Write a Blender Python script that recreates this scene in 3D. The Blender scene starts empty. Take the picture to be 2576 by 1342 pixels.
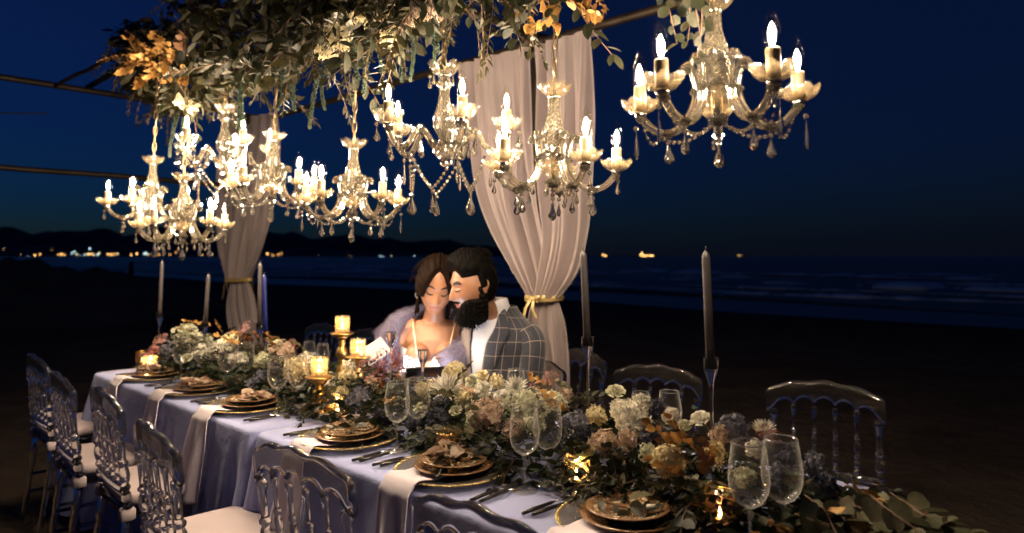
import bpy, math, random
import numpy as np
from mathutils import Vector, Matrix, Euler
R = math.radians
rng = np.random.default_rng(7)
random.seed(7)
SC = bpy.context.scene
COL = SC.collection

# ------------------------------------------------------------------ camera, sky, exposure
F_PX, PITCH, EYE, HORIZON = 1700.0, R(4), 1.38, 646.0      # measured in a 2576 px wide copy of the photograph
Y0 = HORIZON - F_PX * math.tan(PITCH)
cam_d = bpy.data.cameras.new('camera'); cam = bpy.data.objects.new('camera', cam_d); COL.objects.link(cam)
cam.location = (0, 0, EYE); cam.rotation_euler = (R(90) + PITCH, 0, 0)
cam_d.sensor_width = 36; cam_d.lens = F_PX / 2576 * 36
cam_d.shift_y = -(671 - Y0) / 2576
cam_d.clip_start = .02; cam_d.clip_end = 20000
cam_d.dof.use_dof = True; cam_d.dof.focus_distance = 2.1; cam_d.dof.aperture_fstop = 2.2
SC.camera = cam
world = bpy.data.worlds.new('World'); SC.world = world; world.use_nodes = True
wn = world.node_tree; wbg = wn.nodes['Background']
sky = wn.nodes.new('ShaderNodeTexSky'); sky.sky_type = 'NISHITA'; sky.sun_disc = False
sky.sun_elevation = R(-1.2); sky.sun_rotation = R(-62)
sky.ozone_density = 6.8; sky.air_density = 1.0; sky.dust_density = .3
tint = wn.nodes.new('ShaderNodeMix'); tint.data_type = 'RGBA'; tint.blend_type = 'MULTIPLY'; tint.inputs[0].default_value = 1; tint.inputs[7].default_value = (.25, .72, .72, 1)
glow = wn.nodes.new('ShaderNodeMix'); glow.data_type = 'RGBA'; glow.blend_type = 'ADD'; glow.inputs[0].default_value = 1; glow.inputs[7].default_value = (.010, .024, .060, 1)   # even night-sky glow
wn.links.new(sky.outputs[0], tint.inputs[6]); wn.links.new(tint.outputs[2], glow.inputs[6]); wn.links.new(glow.outputs[2], wbg.inputs[0]); wbg.inputs[1].default_value = .15
SC.view_settings.view_transform = 'Standard'; SC.view_settings.look = 'None'
SC.view_settings.exposure = 0.0; SC.view_settings.gamma = 1.0
cy = SC.cycles
cy.use_light_tree = True; cy.caustics_reflective = False; cy.caustics_refractive = False
cy.max_bounces = 12; cy.transmission_bounces = 10; cy.transparent_max_bounces = 24; cy.glossy_bounces = 4; cy.diffuse_bounces = 3
cy.sample_clamp_indirect = 4.0; cy.sample_clamp_direct = 0; cy.blur_glossy = .5
cy.use_denoising = True

# ------------------------------------------------------------------ measuring helpers
_c, _s = math.cos(PITCH), math.sin(PITCH)
def ray(x, y):
    dx, dz = (x - 1288) / F_PX, -(y - Y0) / F_PX
    return np.array([dx, _c - dz * _s, _s + dz * _c])
ORG = np.array([-2.267, 3.730]); DU = np.array([.7330, -.6802]); DV = np.array([.6802, .7330])
TH = math.atan2(DU[1], DU[0])                               # the table's long side runs along local x
def W(u, v, z=0.0):
    p = ORG + DU * u + DV * v
    return Vector((p[0], p[1], z))
def to_uv(p):
    q = np.array(p[:2]) - ORG
    return float(q @ DU), float(q @ DV), float(p[2])
def pz(x, y, z):                                            # where a sight line meets height z, in table coordinates
    r = ray(x, y); t = (z - EYE) / r[2]
    return to_uv(r * t + np.array([0, 0, EYE]))
def pv(x, y, v):                                            # ... meets the upright plane at distance v behind the table's near edge
    r = ray(x, y); t = (v + ORG @ DV) / (r[:2] @ DV)
    return to_uv(r * t + np.array([0, 0, EYE]))
def py_(x, y, Y):
    r = ray(x, y); t = Y / r[1]
    return r * t + np.array([0, 0, EYE])

# ------------------------------------------------------------------ mesh building
class MB:
    def __init__(s): s.v = []; s.f = []; s.uv = None
    def add(s, v, f, uv=None):
        o = len(s.v); s.v += [tuple(p) for p in v]; s.f += [tuple(i + o for i in q) for q in f]
        if uv is not None:
            if s.uv is None: s.uv = [(0, 0)] * o
            s.uv += uv
        elif s.uv is not None: s.uv += [(0, 0)] * len(v)
        return s
    def mesh(s, name, smooth=True):
        me = bpy.data.meshes.new(name); me.from_pydata(s.v, [], s.f)
        if smooth: me.polygons.foreach_set('use_smooth', [True] * len(me.polygons))
        if s.uv is not None:
            l = me.uv_layers.new(name='UVMap'); idx = np.zeros(len(me.loops), dtype=np.int32)
            me.loops.foreach_get('vertex_index', idx)
            l.data.foreach_set('uv', np.array(s.uv, dtype=np.float32)[idx].ravel())
        me.update(); return me
    def build(s, name, mat, parent=None, smooth=True, **k):
        return ob(name, s.mesh(name, smooth), mat, parent, **k)
    # shapes
    def lathe(s, prof, n=24, c=(0, 0, 0), caps=True, mod=None, ax=None):
        v = []; f = []; m = len(prof)
        for j, (r, z) in enumerate(prof):
            for i in range(n):
                a = 2 * math.pi * i / n
                rr = r if mod is None else mod(r, z, a, j, i)
                zz = z
                if isinstance(rr, tuple): rr, zz = rr
                p = Vector((rr * math.cos(a), rr * math.sin(a), zz))
                if ax is not None: p = ax @ p
                v.append((p.x + c[0], p.y + c[1], p.z + c[2]))
        for j in range(m - 1):
            for i in range(n):
                k = (i + 1) % n
                f.append((j * n + i, j * n + k, (j + 1) * n + k, (j + 1) * n + i))
        if caps:
            f.append(tuple(range(n - 1, -1, -1))); f.append(tuple(range((m - 1) * n, m * n)))
        return s.add(v, f)
    def tube(s, pts, rad, n=8, caps=True, sec=None, up=(0, 0, 1), uvs=None):
        P = [Vector(p) for p in pts]; m = len(P); v = []; f = []; uv = [] if uvs else None
        rads = rad if isinstance(rad, (list, tuple, np.ndarray)) else [rad] * m
        N = None; L = 0
        for j in range(m):
            t = (P[min(j + 1, m - 1)] - P[max(j - 1, 0)]).normalized()
            if N is None:
                N = Vector(up) - t * t.dot(Vector(up))
                if N.length < 1e-3: N = Vector((1, 0, 0)) - t * t.x
                N.normalize()
            else:
                N = (N - t * N.dot(t)); N.normalize()
            B = t.cross(N)
            if j: L += (P[j] - P[j - 1]).length
            r = rads[j]; ra, rb = r if isinstance(r, tuple) else (r, r)
            for i in range(n):
                a = 2 * math.pi * i / n
                q = 1.0 if sec is None else sec(a)
                p = P[j] + N * (math.cos(a) * ra * q) + B * (math.sin(a) * rb * q)
                v.append(tuple(p))
                if uvs: uv.append((i / n * uvs, L))
        for j in range(m - 1):
            for i in range(n):
                k = (i + 1) % n
                f.append((j * n + i, j * n + k, (j + 1) * n + k, (j + 1) * n + i))
        if caps:
            f.append(tuple(range(n - 1, -1, -1))); f.append(tuple(range((m - 1) * n, m * n)))
        return s.add(v, f, uv)
    def ball(s, c, r, n=10, m=7):
        rx, ry, rz = r if isinstance(r, (tuple, list)) else (r, r, r)
        v = [(c[0], c[1], c[2] - rz)]; f = []
        for j in range(1, m):
            t = math.pi * j / m
            for i in range(n):
                a = 2 * math.pi * i / n
                v.append((c[0] + rx * math.sin(t) * math.cos(a), c[1] + ry * math.sin(t) * math.sin(a), c[2] - rz * math.cos(t)))
        v.append((c[0], c[1], c[2] + rz)); e = len(v) - 1
        for i in range(n):
            k = (i + 1) % n
            f.append((0, 1 + k, 1 + i)); f.append((e, 1 + (m - 2) * n + i, 1 + (m - 2) * n + k))
            for j in range(m - 2):
                a = 1 + j * n
                f.append((a + i, a + k, a + n + k, a + n + i))
        return s.add(v, f)
    def box(s, c, d, b=0.0):
        x, y, z = d[0] / 2, d[1] / 2, d[2] / 2
        if b <= 0:
            v = [(c[0] + i * x, c[1] + j * y, c[2] + k * z) for i in (-1, 1) for j in (-1, 1) for k in (-1, 1)]
            return s.add(v, [(0, 1, 3, 2), (4, 6, 7, 5), (0, 4, 5, 1), (2, 3, 7, 6), (0, 2, 6, 4), (1, 5, 7, 3)])
        prof = [(-z, b), (-z + b, 0), (z - b, 0), (z, b)]
        v = []; f = []
        for zz, ins in prof:
            X, Y = x - ins, y - ins
            for (px, py) in ((-X + b, -Y), (X - b, -Y), (X, -Y + b), (X, Y - b), (X - b, Y), (-X + b, Y), (-X, Y - b), (-X, -Y + b)):
                v.append((c[0] + px, c[1] + py, c[2] + zz))
        for j in range(3):
            for i in range(8):
                k = (i + 1) % 8
                f.append((j * 8 + i, j * 8 + k, j * 8 + 8 + k, j * 8 + 8 + i))
        f.append(tuple(range(7, -1, -1))); f.append(tuple(range(24, 32)))
        return s.add(v, f)
    def grid(s, fn, nu, nv, uv=False):
        v = []; f = []; uvl = [] if uv else None
        for j in range(nv + 1):
            for i in range(nu + 1):
                v.append(tuple(fn(i / nu, j / nv)))
                if uv: uvl.append((i / nu, j / nv))
        for j in range(nv):
            for i in range(nu):
                a = j * (nu + 1) + i
                f.append((a, a + 1, a + nu + 2, a + nu + 1))
        return s.add(v, f, uvl)

def ob(name, me, mat=None, parent=None, loc=None, rot=None, scale=None):
    o = bpy.data.objects.new(name, me); COL.objects.link(o)
    if mat is not None and me is not None:
        if len(me.materials) == 0: me.materials.append(mat)
        elif me.materials[0] is not mat:
            o.material_slots[0].link = 'OBJECT'; o.material_slots[0].material = mat
    if parent is not None: o.parent = parent
    if loc is not None: o.location = loc
    if rot is not None: o.rotation_euler = rot
    if scale is not None: o.scale = scale if isinstance(scale, (tuple, list)) else (scale,) * 3
    return o
def tag(o, label=None, cat=None, group=None, kind=None):
    if label: o['label'] = label
    if cat: o['category'] = cat
    if group: o['group'] = group
    if kind: o['kind'] = kind
    return o
def thing(name, label, cat, loc=(0, 0, 0), rz=0.0, group=None):
    o = bpy.data.objects.new(name, None); COL.objects.link(o); o.empty_display_size = .1
    o.location = loc; o.rotation_euler = (0, 0, rz)
    return tag(o, label, cat, group)
KIDS = {}
def kids(o):
    return [c for c in bpy.data.objects if c.parent is o]
def snapshot(o):
    """a thing's tree read once, so copies need no search"""
    return (o, [(p, kids(p)) for p in kids(o)])
def copy_tree(snap, loc=None, rz=None, label=None, group=None):
    root, parts = snap
    r = root.copy(); COL.objects.link(r)
    if loc is not None: r.location = loc
    if rz is not None: r.rotation_euler = (0, 0, rz)
    if label: r['label'] = label
    if group: r['group'] = group
    for p, subs in parts:
        c = p.copy(); COL.objects.link(c); c.parent = r
        for q in subs:
            d = q.copy(); COL.objects.link(d); d.parent = c
    return r
def cat_rom(pts, n=8):
    P = [np.array(p, float) for p in pts]; P = [2 * P[0] - P[1]] + P + [2 * P[-1] - P[-2]]; out = []
    for i in range(1, len(P) - 2):
        for k in range(n):
            t = k / n; a, b, c, d = P[i - 1], P[i], P[i + 1], P[i + 2]
            out.append(.5 * ((2 * b) + (c - a) * t + (2 * a - 5 * b + 4 * c - d) * t * t + (3 * b - a - 3 * c + d) * t ** 3))
    out.append(P[-2]); return out
def lerp_list(pts, x):
    xs = [p[0] for p in pts]
    return [float(np.interp(x, xs, [p[k] for p in pts])) for k in range(1, len(pts[0]))]

# ------------------------------------------------------------------ materials
def nodes(name):
    m = bpy.data.materials.new(name); m.use_nodes = True
    nt = m.node_tree; b = nt.nodes['Principled BSDF']
    return m, nt, b, nt.links
def N(nt, t, **k):
    n = nt.nodes.new(t)
    for a, v in k.items():
        if a in n.inputs.keys() if hasattr(n.inputs, 'keys') else False: n.inputs[a].default_value = v
        else: setattr(n, a, v)
    return n
def ramp(nt, src, stops):
    r = nt.nodes.new('ShaderNodeValToRGB')
    while len(r.color_ramp.elements) < len(stops): r.color_ramp.elements.new(.5)
    for e, (p, c) in zip(r.color_ramp.elements, stops):
        e.position = p; e.color = (*c, 1) if len(c) == 3 else c
    nt.links.new(src, r.inputs[0]); return r
def noise(nt, scale, detail=3, rough=.5, coord='Object', stretch=None):
    tc = nt.nodes.new('ShaderNodeTexCoord'); n = nt.nodes.new('ShaderNodeTexNoise')
    n.inputs['Scale'].default_value = scale; n.inputs['Detail'].default_value = detail; n.inputs['Roughness'].default_value = rough
    if stretch:
        mp = nt.nodes.new('ShaderNodeMapping'); mp.inputs['Scale'].default_value = stretch
        nt.links.new(tc.outputs[coord], mp.inputs[0]); nt.links.new(mp.outputs[0], n.inputs['Vector'])
    else: nt.links.new(tc.outputs[coord], n.inputs['Vector'])
    return n
def bump(nt, b, src, strength=.3, dist=.01):
    bp = nt.nodes.new('ShaderNodeBump'); bp.inputs['Strength'].default_value = strength; bp.inputs['Distance'].default_value = dist
    nt.links.new(src, bp.inputs['Height']); nt.links.new(bp.outputs[0], b.inputs['Normal']); return bp
def plain(name, col, rough=.5, metal=0.0, var=0.0, vscale=20, bmp=0.0, bscale=60, bdist=.003, spec=None, sheen=0):
    m, nt, b, L = nodes(name)
    b.inputs['Base Color'].default_value = (*col, 1); b.inputs['Roughness'].default_value = rough; b.inputs['Metallic'].default_value = metal
    if spec is not None: b.inputs['Specular IOR Level'].default_value = spec
    if sheen: b.inputs['Sheen Weight'].default_value = sheen
    if var:
        n = noise(nt, vscale, 4)
        lo = tuple(max(0, c * (1 - var)) for c in col); hi = tuple(min(1, c * (1 + var)) for c in col)
        r = ramp(nt, n.outputs[0], [(.3, lo), (.7, hi)]); L.new(r.outputs[0], b.inputs['Base Color'])
    if bmp:
        n2 = noise(nt, bscale, 4); bump(nt, b, n2.outputs[0], bmp, bdist)
    return m
def emitter(name, col, strength, clear=False):
    m, nt, b, L = nodes(name)
    e = nt.nodes.new('ShaderNodeEmission'); e.inputs[0].default_value = (*col, 1); e.inputs[1].default_value = strength
    out = e.outputs[0]
    if clear:
        t = nt.nodes.new('ShaderNodeBsdfTransparent'); a = nt.nodes.new('ShaderNodeAddShader'); L.new(out, a.inputs[0]); L.new(t.outputs[0], a.inputs[1]); out = a.outputs[0]
    L.new(out, nt.nodes['Material Output'].inputs[0]); return m
def mix_shader(nt, fac, a, b_):
    mx = nt.nodes.new('ShaderNodeMixShader')
    if isinstance(fac, (int, float)): mx.inputs[0].default_value = fac
    else: nt.links.new(fac, mx.inputs[0])
    nt.links.new(a, mx.inputs[1]); nt.links.new(b_, mx.inputs[2]); return mx
def thin_glass(name, tint=(.97, .97, .97), rough=.03, edge=1.0, base=.03, milk=0.0, milk_col=(.9, .85, .75), edge_glint=0.0):
    """a single wall of clear glass: see-through, reflecting more at grazing angles"""
    m, nt, b, L = nodes(name)
    tr = nt.nodes.new('ShaderNodeBsdfTransparent'); tr.inputs[0].default_value = (*tint, 1)
    gl = nt.nodes.new('ShaderNodeBsdfGlossy'); gl.inputs['Roughness'].default_value = rough
    lw = nt.nodes.new('ShaderNodeLayerWeight'); lw.inputs[0].default_value = .5
    fr = nt.nodes.new('ShaderNodeMath'); fr.operation = 'POWER'; L.new(lw.outputs['Facing'], fr.inputs[0]); fr.inputs[1].default_value = 2.6
    ma = nt.nodes.new('ShaderNodeMath'); ma.operation = 'MULTIPLY_ADD'; ma.inputs[1].default_value = edge; ma.inputs[2].default_value = base; ma.use_clamp = True
    L.new(fr.outputs[0], ma.inputs[0])
    mx = mix_shader(nt, ma.outputs[0], tr.outputs[0], gl.outputs[0])
    if milk:
        d = nt.nodes.new('ShaderNodeBsdfTranslucent'); d.inputs[0].default_value = (*milk_col, 1); d2 = nt.nodes.new('ShaderNodeBsdfDiffuse'); d2.inputs[0].default_value = (*milk_col, 1)
        fac = milk
        if edge_glint:  # bright edge highlights put into the glass as a pale diffuse rim
            em = nt.nodes.new('ShaderNodeMath'); em.operation = 'MULTIPLY_ADD'; em.inputs[1].default_value = edge_glint; em.inputs[2].default_value = milk; L.new(fr.outputs[0], em.inputs[0]); fac = em.outputs[0]
        mx = mix_shader(nt, fac, mx.outputs[0], mix_shader(nt, .5, d.outputs[0], d2.outputs[0]).outputs[0])
    L.new(mx.outputs[0], nt.nodes['Material Output'].inputs[0]); return m
def solid_glass(name, col=(1, 1, 1), ior=1.47, rough=.0, clear=.25, milk=0.0, milk_col=(.9, .85, .75), sheen=0.0):
    m, nt, b, L = nodes(name)
    g = nt.nodes.new('ShaderNodeBsdfGlass'); g.inputs[0].default_value = (*col, 1); g.inputs['IOR'].default_value = ior; g.inputs['Roughness'].default_value = rough
    t = nt.nodes.new('ShaderNodeBsdfTransparent'); t.inputs[0].default_value = (*col, 1)
    mx = mix_shader(nt, clear, g.outputs[0], t.outputs[0])
    if milk:
        d = nt.nodes.new('ShaderNodeBsdfTranslucent'); d.inputs[0].default_value = (*milk_col, 1)
        d2 = nt.nodes.new('ShaderNodeBsdfDiffuse'); d2.inputs[0].default_value = (*milk_col, 1)
        q = mix_shader(nt, .5, d.outputs[0], d2.outputs[0])
        mx = mix_shader(nt, milk, mx.outputs[0], q.outputs[0])
    if sheen:
        gl = nt.nodes.new('ShaderNodeBsdfGlossy'); gl.inputs['Roughness'].default_value = .10
        mx = mix_shader(nt, sheen, mx.outputs[0], gl.outputs[0])
    L.new(mx.outputs[0], nt.nodes['Material Output'].inputs[0]); return m
def cloth(name, col, rough=.9, trans=0.0, clear=0.0, wrinkle=.25, wscale=7, weave=900):
    m, nt, b, L = nodes(name)
    n = noise(nt, 3.0, 4); r = ramp(nt, n.outputs[0], [(.3, tuple(c * .92 for c in col)), (.7, tuple(min(1, c * 1.06) for c in col))])
    L.new(r.outputs[0], b.inputs['Base Color']); b.inputs['Roughness'].default_value = rough
    b.inputs['Sheen Weight'].default_value = .2; b.inputs['Specular IOR Level'].default_value = .15
    n1 = noise(nt, wscale, 5, .6); bump(nt, b, n1.outputs[0], wrinkle, .02)
    out = b.outputs[0]
    if trans:
        t = nt.nodes.new('ShaderNodeBsdfTranslucent'); L.new(r.outputs[0], t.inputs[0])
        out = mix_shader(nt, trans, out, t.outputs[0]).outputs[0]
    if clear:
        t = nt.nodes.new('ShaderNodeBsdfTransparent')
        out = mix_shader(nt, clear, out, t.outputs[0]).outputs[0]
    L.new(out, nt.nodes['Material Output'].inputs[0]); return m
def leafmat(name, cols, rough=.5, trans=.25, metal=0.0):
    m, nt, b, L = nodes(name)
    g = nt.nodes.new('ShaderNodeNewGeometry'); oi = nt.nodes.new('ShaderNodeObjectInfo')
    ad = nt.nodes.new('ShaderNodeMath'); ad.operation = 'ADD'; L.new(g.outputs['Random Per Island'], ad.inputs[0]); L.new(oi.outputs['Random'], ad.inputs[1])
    fr = nt.nodes.new('ShaderNodeMath'); fr.operation = 'FRACT'; L.new(ad.outputs[0], fr.inputs[0])
    k = len(cols); r = ramp(nt, fr.outputs[0], [(i / (k - 1), c) for i, c in enumerate(cols)])
    n = noise(nt, 90, 3); mx = nt.nodes.new('ShaderNodeMix'); mx.data_type = 'RGBA'; mx.blend_type = 'MULTIPLY'; mx.inputs[0].default_value = .5
    rr = ramp(nt, n.outputs[0], [(.35, (.55, .55, .55)), (.65, (1.1, 1.1, 1.1))])
    L.new(r.outputs[0], mx.inputs[6]); L.new(rr.outputs[0], mx.inputs[7]); L.new(mx.outputs[2], b.inputs['Base Color'])
    b.inputs['Roughness'].default_value = rough; b.inputs['Metallic'].default_value = metal; b.inputs['Specular IOR Level'].default_value = .25
    out = b.outputs[0]
    if trans:
        t = nt.nodes.new('ShaderNodeBsdfTranslucent'); L.new(mx.outputs[2], t.inputs[0])
        out = mix_shader(nt, trans, out, t.outputs[0]).outputs[0]
    L.new(out, nt.nodes['Material Output'].inputs[0]); return m

M = {}
M['acrylic'] = solid_glass('clear acrylic', (1, 1, 1), 1.46, .0, 0, .005, (.95, .90, .84), sheen=.06)
M['glassrim'] = solid_glass('polished glass rim', (1, 1, 1), 1.5, .02, 0, .22, (.9, .87, .82), sheen=.25)
M['crystal'] = solid_glass('cut crystal', (1, .99, .97), 1.6, .0, 0, .05, (.95, .83, .64), sheen=.12)
M['armglass'] = solid_glass('moulded arm glass', (1, .98, .95), 1.5, .0, 0, .065, (.95, .80, .56), sheen=.06)
M['column'] = solid_glass('diamond cut column glass', (1, .97, .92), 1.5, .03, 0, .10, (.95, .82, .6), sheen=.08)
M['pressed'] = thin_glass('pressed glass dish', (.97, .93, .85), .10, .45, .10, .036, (.95, .76, .50))
M['clearcup'] = thin_glass('clear cup glass', (.99, .96, .9), .06, .6, .10, .03, (.95, .8, .6))
M['wineglass'] = thin_glass('wine glass', (.985, .985, .985), .16, .55, .06, .010, (.95, .92, .88), .42)
M['glassfoot'] = thin_glass('wine glass foot', (.98, .98, .98), .16, .45, .10, .02, (.95, .92, .88), .25)
M['bulbglass'] = thin_glass('bulb glass', (1, .98, .95), .03, .30, .012)
M['votive'] = thin_glass('cut votive glass', (1, .93, .82), .10, .4, .08, .16, (.9, .72, .45))
M['votive_dark'] = thin_glass('smoky votive glass', (.8, .66, .55), .06, .5, .10, .05, (.5, .35, .2))
M['filament'] = emitter('bulb filament', (1, .80, .54), 40, True)
M['flame'] = emitter('candle flame', (1, .62, .25), 60)
M['sleeve'] = plain('candle sleeve plastic', (.26, .19, .115), .35)
M['chrome'] = plain('chrome fitting', (.75, .72, .66), .12, 1.0)
M['brass'] = plain('brass chain', (.42, .32, .19), .3, 1.0)
M['pole'] = plain('rusty pole', (.026, .016, .011), .55, .6, .4, 8)
M['gold'] = plain('gold leaf metal', (.72, .46, .16), .32, 1.0, .25, 25, .25, 40, .003)
M['goldrim'] = plain('gold rim', (.85, .6, .22), .25, 1.0)
M['steel'] = plain('steel tines', (.7, .68, .64), .22, 1.0)
M['handle'] = plain('dark horn handle', (.035, .03, .03), .25, .3, .3, 30)
M['tablecloth'] = cloth('blue grey tablecloth', (.37, .41, .74), .85, 0, 0, .45, 9)
M['napkin'] = cloth('lilac cream napkin', (.86, .77, .88), .9, .12, 0, .15, 9)
M['drape'] = cloth('sheer blush drape', (.47, .385, .385), .9, .38, .22, .2, 4)
M['ribbon'] = plain('gold satin ribbon', (.42, .30, .12), .35, .2)
M['cushion'] = cloth('white seat cushion', (.48, .40, .44), .8, 0, 0, .12, 6)
M['wood'] = plain('table wood', (.2, .13, .08), .6, 0, .3, 6)
M['wax_grey'] = plain('grey candle wax', (.045, .038, .041), .4)
M['wax_blue'] = plain('cobalt candle wax', (.006, .012, .11), .35)
M['wax'] = plain('white wax', (.8, .75, .66), .5)
M['tealight'] = plain('tealight cup', (.6, .55, .5), .35, .8)
M['wick'] = plain('wick', (.02, .02, .02), .9)
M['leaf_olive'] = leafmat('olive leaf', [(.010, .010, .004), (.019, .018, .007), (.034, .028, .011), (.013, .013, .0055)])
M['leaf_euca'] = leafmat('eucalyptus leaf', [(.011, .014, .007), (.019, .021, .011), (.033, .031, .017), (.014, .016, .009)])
M['leaf_euca_lit'] = leafmat('lit eucalyptus leaf', [(.07, .075, .04), (.12, .115, .065), (.16, .14, .085), (.09, .085, .05)])  # eucalyptus leaf again, its lighter colour stands in for lamplight on it
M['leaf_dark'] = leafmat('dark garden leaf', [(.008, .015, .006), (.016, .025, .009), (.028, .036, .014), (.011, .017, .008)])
M['leaf_gold'] = leafmat('gilded leaf', [(.40, .20, .05), (.52, .29, .09), (.27, .13, .04), (.46, .25, .075)], .42, .15, .15)
M['leaf_brown'] = leafmat('bronze leaf', [(.14, .06, .025), (.22, .10, .04), (.10, .045, .02)], .45, .1, .1)
M['amaranth'] = leafmat('green amaranthus', [(.022, .038, .026), (.034, .05, .034), (.018, .03, .02)], .7, .1)
M['twig'] = plain('twig', (.12, .06, .035), .7)
def petal(name, cols): return leafmat(name, cols, .6, .25)
M['pt_white'] = petal('white petal', [(.86, .82, .72), (.78, .74, .62), (.90, .86, .78)])
M['pt_green'] = petal('green white petal', [(.62, .60, .42), (.74, .71, .54), (.48, .49, .31), (.80, .77, .62)])
M['pt_cream'] = petal('cream petal', [(.80, .68, .42), (.74, .62, .36), (.84, .75, .52)])
M['pt_beige'] = petal('beige pink petal', [(.52, .37, .29), (.62, .47, .37), (.42, .28, .21), (.60, .48, .36)])
M['pt_blue'] = petal('blue grey petal', [(.13, .14, .19), (.19, .19, .24), (.09, .10, .15), (.24, .21, .24)])
M['pt_dark'] = petal('dark blue petal', [(.035, .04, .07), (.06, .065, .10), (.09, .08, .11)])
M['pt_burg'] = petal('burgundy bud', [(.38, .11, .12), (.48, .18, .18), (.28, .07, .09), (.52, .26, .22)])
M['pt_pink'] = petal('dusty pink bud', [(.50, .27, .26), (.60, .36, .33), (.42, .20, .21)])

# ------------------------------------------------------------------ beach, sea, hills
def sand_mat():
    m, nt, b, L = nodes('beach sand')
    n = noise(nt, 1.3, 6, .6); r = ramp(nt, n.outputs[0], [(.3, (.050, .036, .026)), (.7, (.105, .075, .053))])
    L.new(r.outputs[0], b.inputs['Base Color']); b.inputs['Roughness'].default_value = .95; b.inputs['Specular IOR Level'].default_value = .1
    n2 = noise(nt, 3.2, 8, .72); bump(nt, b, n2.outputs[0], 1.0, .12); return m
def sea_mat():
    m, nt, b, L = nodes('night sea')
    b.inputs['Base Color'].default_value = (.01, .02, .04, 1); b.inputs['Roughness'].default_value = .22
    n = noise(nt, .35, 6, .6, 'Object', (1.0, 4.0, 1)); n2 = noise(nt, 2.2, 4, .6, 'Object', (1.0, 3.0, 1))
    bp = bump(nt, b, n.outputs[0], .9, .6)
    bp2 = nt.nodes.new('ShaderNodeBump'); bp2.inputs['Strength'].default_value = .5; bp2.inputs['Distance'].default_value = .12
    L.new(n2.outputs[0], bp2.inputs['Height']); L.new(bp.outputs[0], bp2.inputs['Normal']); L.new(bp2.outputs[0], b.inputs['Normal'])
    return m
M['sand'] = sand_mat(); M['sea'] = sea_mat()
M['foam'] = plain('surf foam', (.66, .78, .92), .8, 0, .3, .6, .6, 2.5, .1)
M['wetsand'] = plain('wet sand', (.045, .038, .034), .28, 0, .3, .4, .3, 1.2, .03)
M['hill'] = plain('dark scrub hill', (.05, .05, .055), .95, 0, .4, .01)
M['scrub'] = plain('dune scrub', (.05, .045, .03), .95, 0, .4, 1.5, .8, 2, .1)

SHA = np.array([-.7266, .6871]); SHN = np.array([.6871, .7266])       # along the waterline, out to sea
SH0 = np.array([2.9, 23.6])
def S(a, b, z):                                                       # shore coordinates
    p = SH0 + SHA * a + SHN * b
    return (p[0], p[1], z)
# sand: fine near the party, coarse far off
def sand_z(x, y):
    d = math.hypot(x, y - 3)
    return .022 * math.sin(1.9 * x + .7 * y) * math.sin(1.3 * y - .4 * x) + .012 * math.sin(4.7 * x + 1) * math.sin(5.3 * y) - .02
g = MB()
def sandfn(i, j):
    def spread(t): return math.copysign(abs(2 * t - 1) ** 3.2, t - .5)
    x = spread(i) * 9000; y = 3 + spread(j) * 9000
    b = float((np.array([x, y]) - SH0) @ SHN)
    z = sand_z(x, y) * max(0, 1 - max(0, b + 6) / 6) if b < 0 else 0
    return (x, y, z - .35 * min(1, max(0, (b + 3) / 8)) - (1.0 if b > 20 else 0))
g.grid(sandfn, 150, 150)
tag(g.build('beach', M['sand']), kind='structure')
g = MB()
def wetfn(i, j):
    a = -60 + 260 * i; b = -2.2 + .7 * math.sin(a * .21) + .5 * math.sin(a * .083 + 1) + j * 8
    return S(a, b, .03 - .03 * j if j > 0 else -.03)
g.grid(wetfn, 120, 6)
tag(g.build('wet_sand', M['wetsand']), kind='structure')
g = MB()
def seafn(i, j):
    t = abs(2 * i - 1) ** 2.6 * math.copysign(1, i - .5); a = 60 + t * 12000
    b = (j ** 3.2) * 15000
    e = 2.2 + 1.3 * math.sin(a * .13) + .6 * math.sin(a * .31 + 2)
    bb = b + e * (1 - j)
    z = .035 + (.30 * math.sin(bb * .55 + .8 * math.sin(a * .04)) * math.exp(-((bb - 16) / 16) ** 2) * (.6 + .4 * math.sin(a * .09 + bb * .05)) if 0 < bb < 60 else 0)
    return S(a, bb, max(z, .03) if j > 0 else .02)
g.grid(seafn, 200, 110)
tag(g.build('sea', M['sea']), kind='structure')
# broken wave crests: low rounded ridges of foam
def crest(a0, a1, b, h, w, wob):
    c = MB(); n = 220; pts = []; rad = []; br = np.convolve(rng.uniform(0, 1, n + 9), np.ones(7) / 7, 'same')
    for k in range(n + 1):
        t = k / n; a = a0 + (a1 - a0) * t
        pts.append(S(a, b + wob * math.sin(a * .17 + b) + .4 * wob * math.sin(a * .53), .05 + h * .3))
        e = (math.sin(math.pi * t) ** .5) * (.55 + .45 * math.sin(a * .41 + b * 3) * math.sin(a * .15)) * max(.02, min(1.3, (br[k + 4] - .36) * 5))
        rad.append((max(.01, h * e), max(.05, 2.3 * w * e)))
    c.tube(pts, rad, 8); return c
waves = [(-14, 8, 4.5, .09, .35, .5), (-2, 30, 6.0, .08, .4, .6), (-24, 2, 8.0, .12, .5, .7), (4, 42, 9.5, .14, .6, .8), (-20, 18, 13, .20, .8, 1.0), (20, 70, 13.5, .2, .8, 1.0),
         (-30, -4, 18, .26, 1.0, 1.1), (2, 44, 19, .26, 1.0, 1.3), (40, 110, 20, .26, 1.1, 1.4), (-10, 26, 26, .3, 1.2, 1.4), (30, 90, 27, .3, 1.2, 1.4), (-34, 0, 33, .3, 1.3, 1.5), (70, 160, 36, .3, 1.5, 1.5)]
for k, w_ in enumerate(waves):
    o = crest(*w_).build('sea_wave', M['foam'])
    tag(o, kind='structure')
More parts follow.
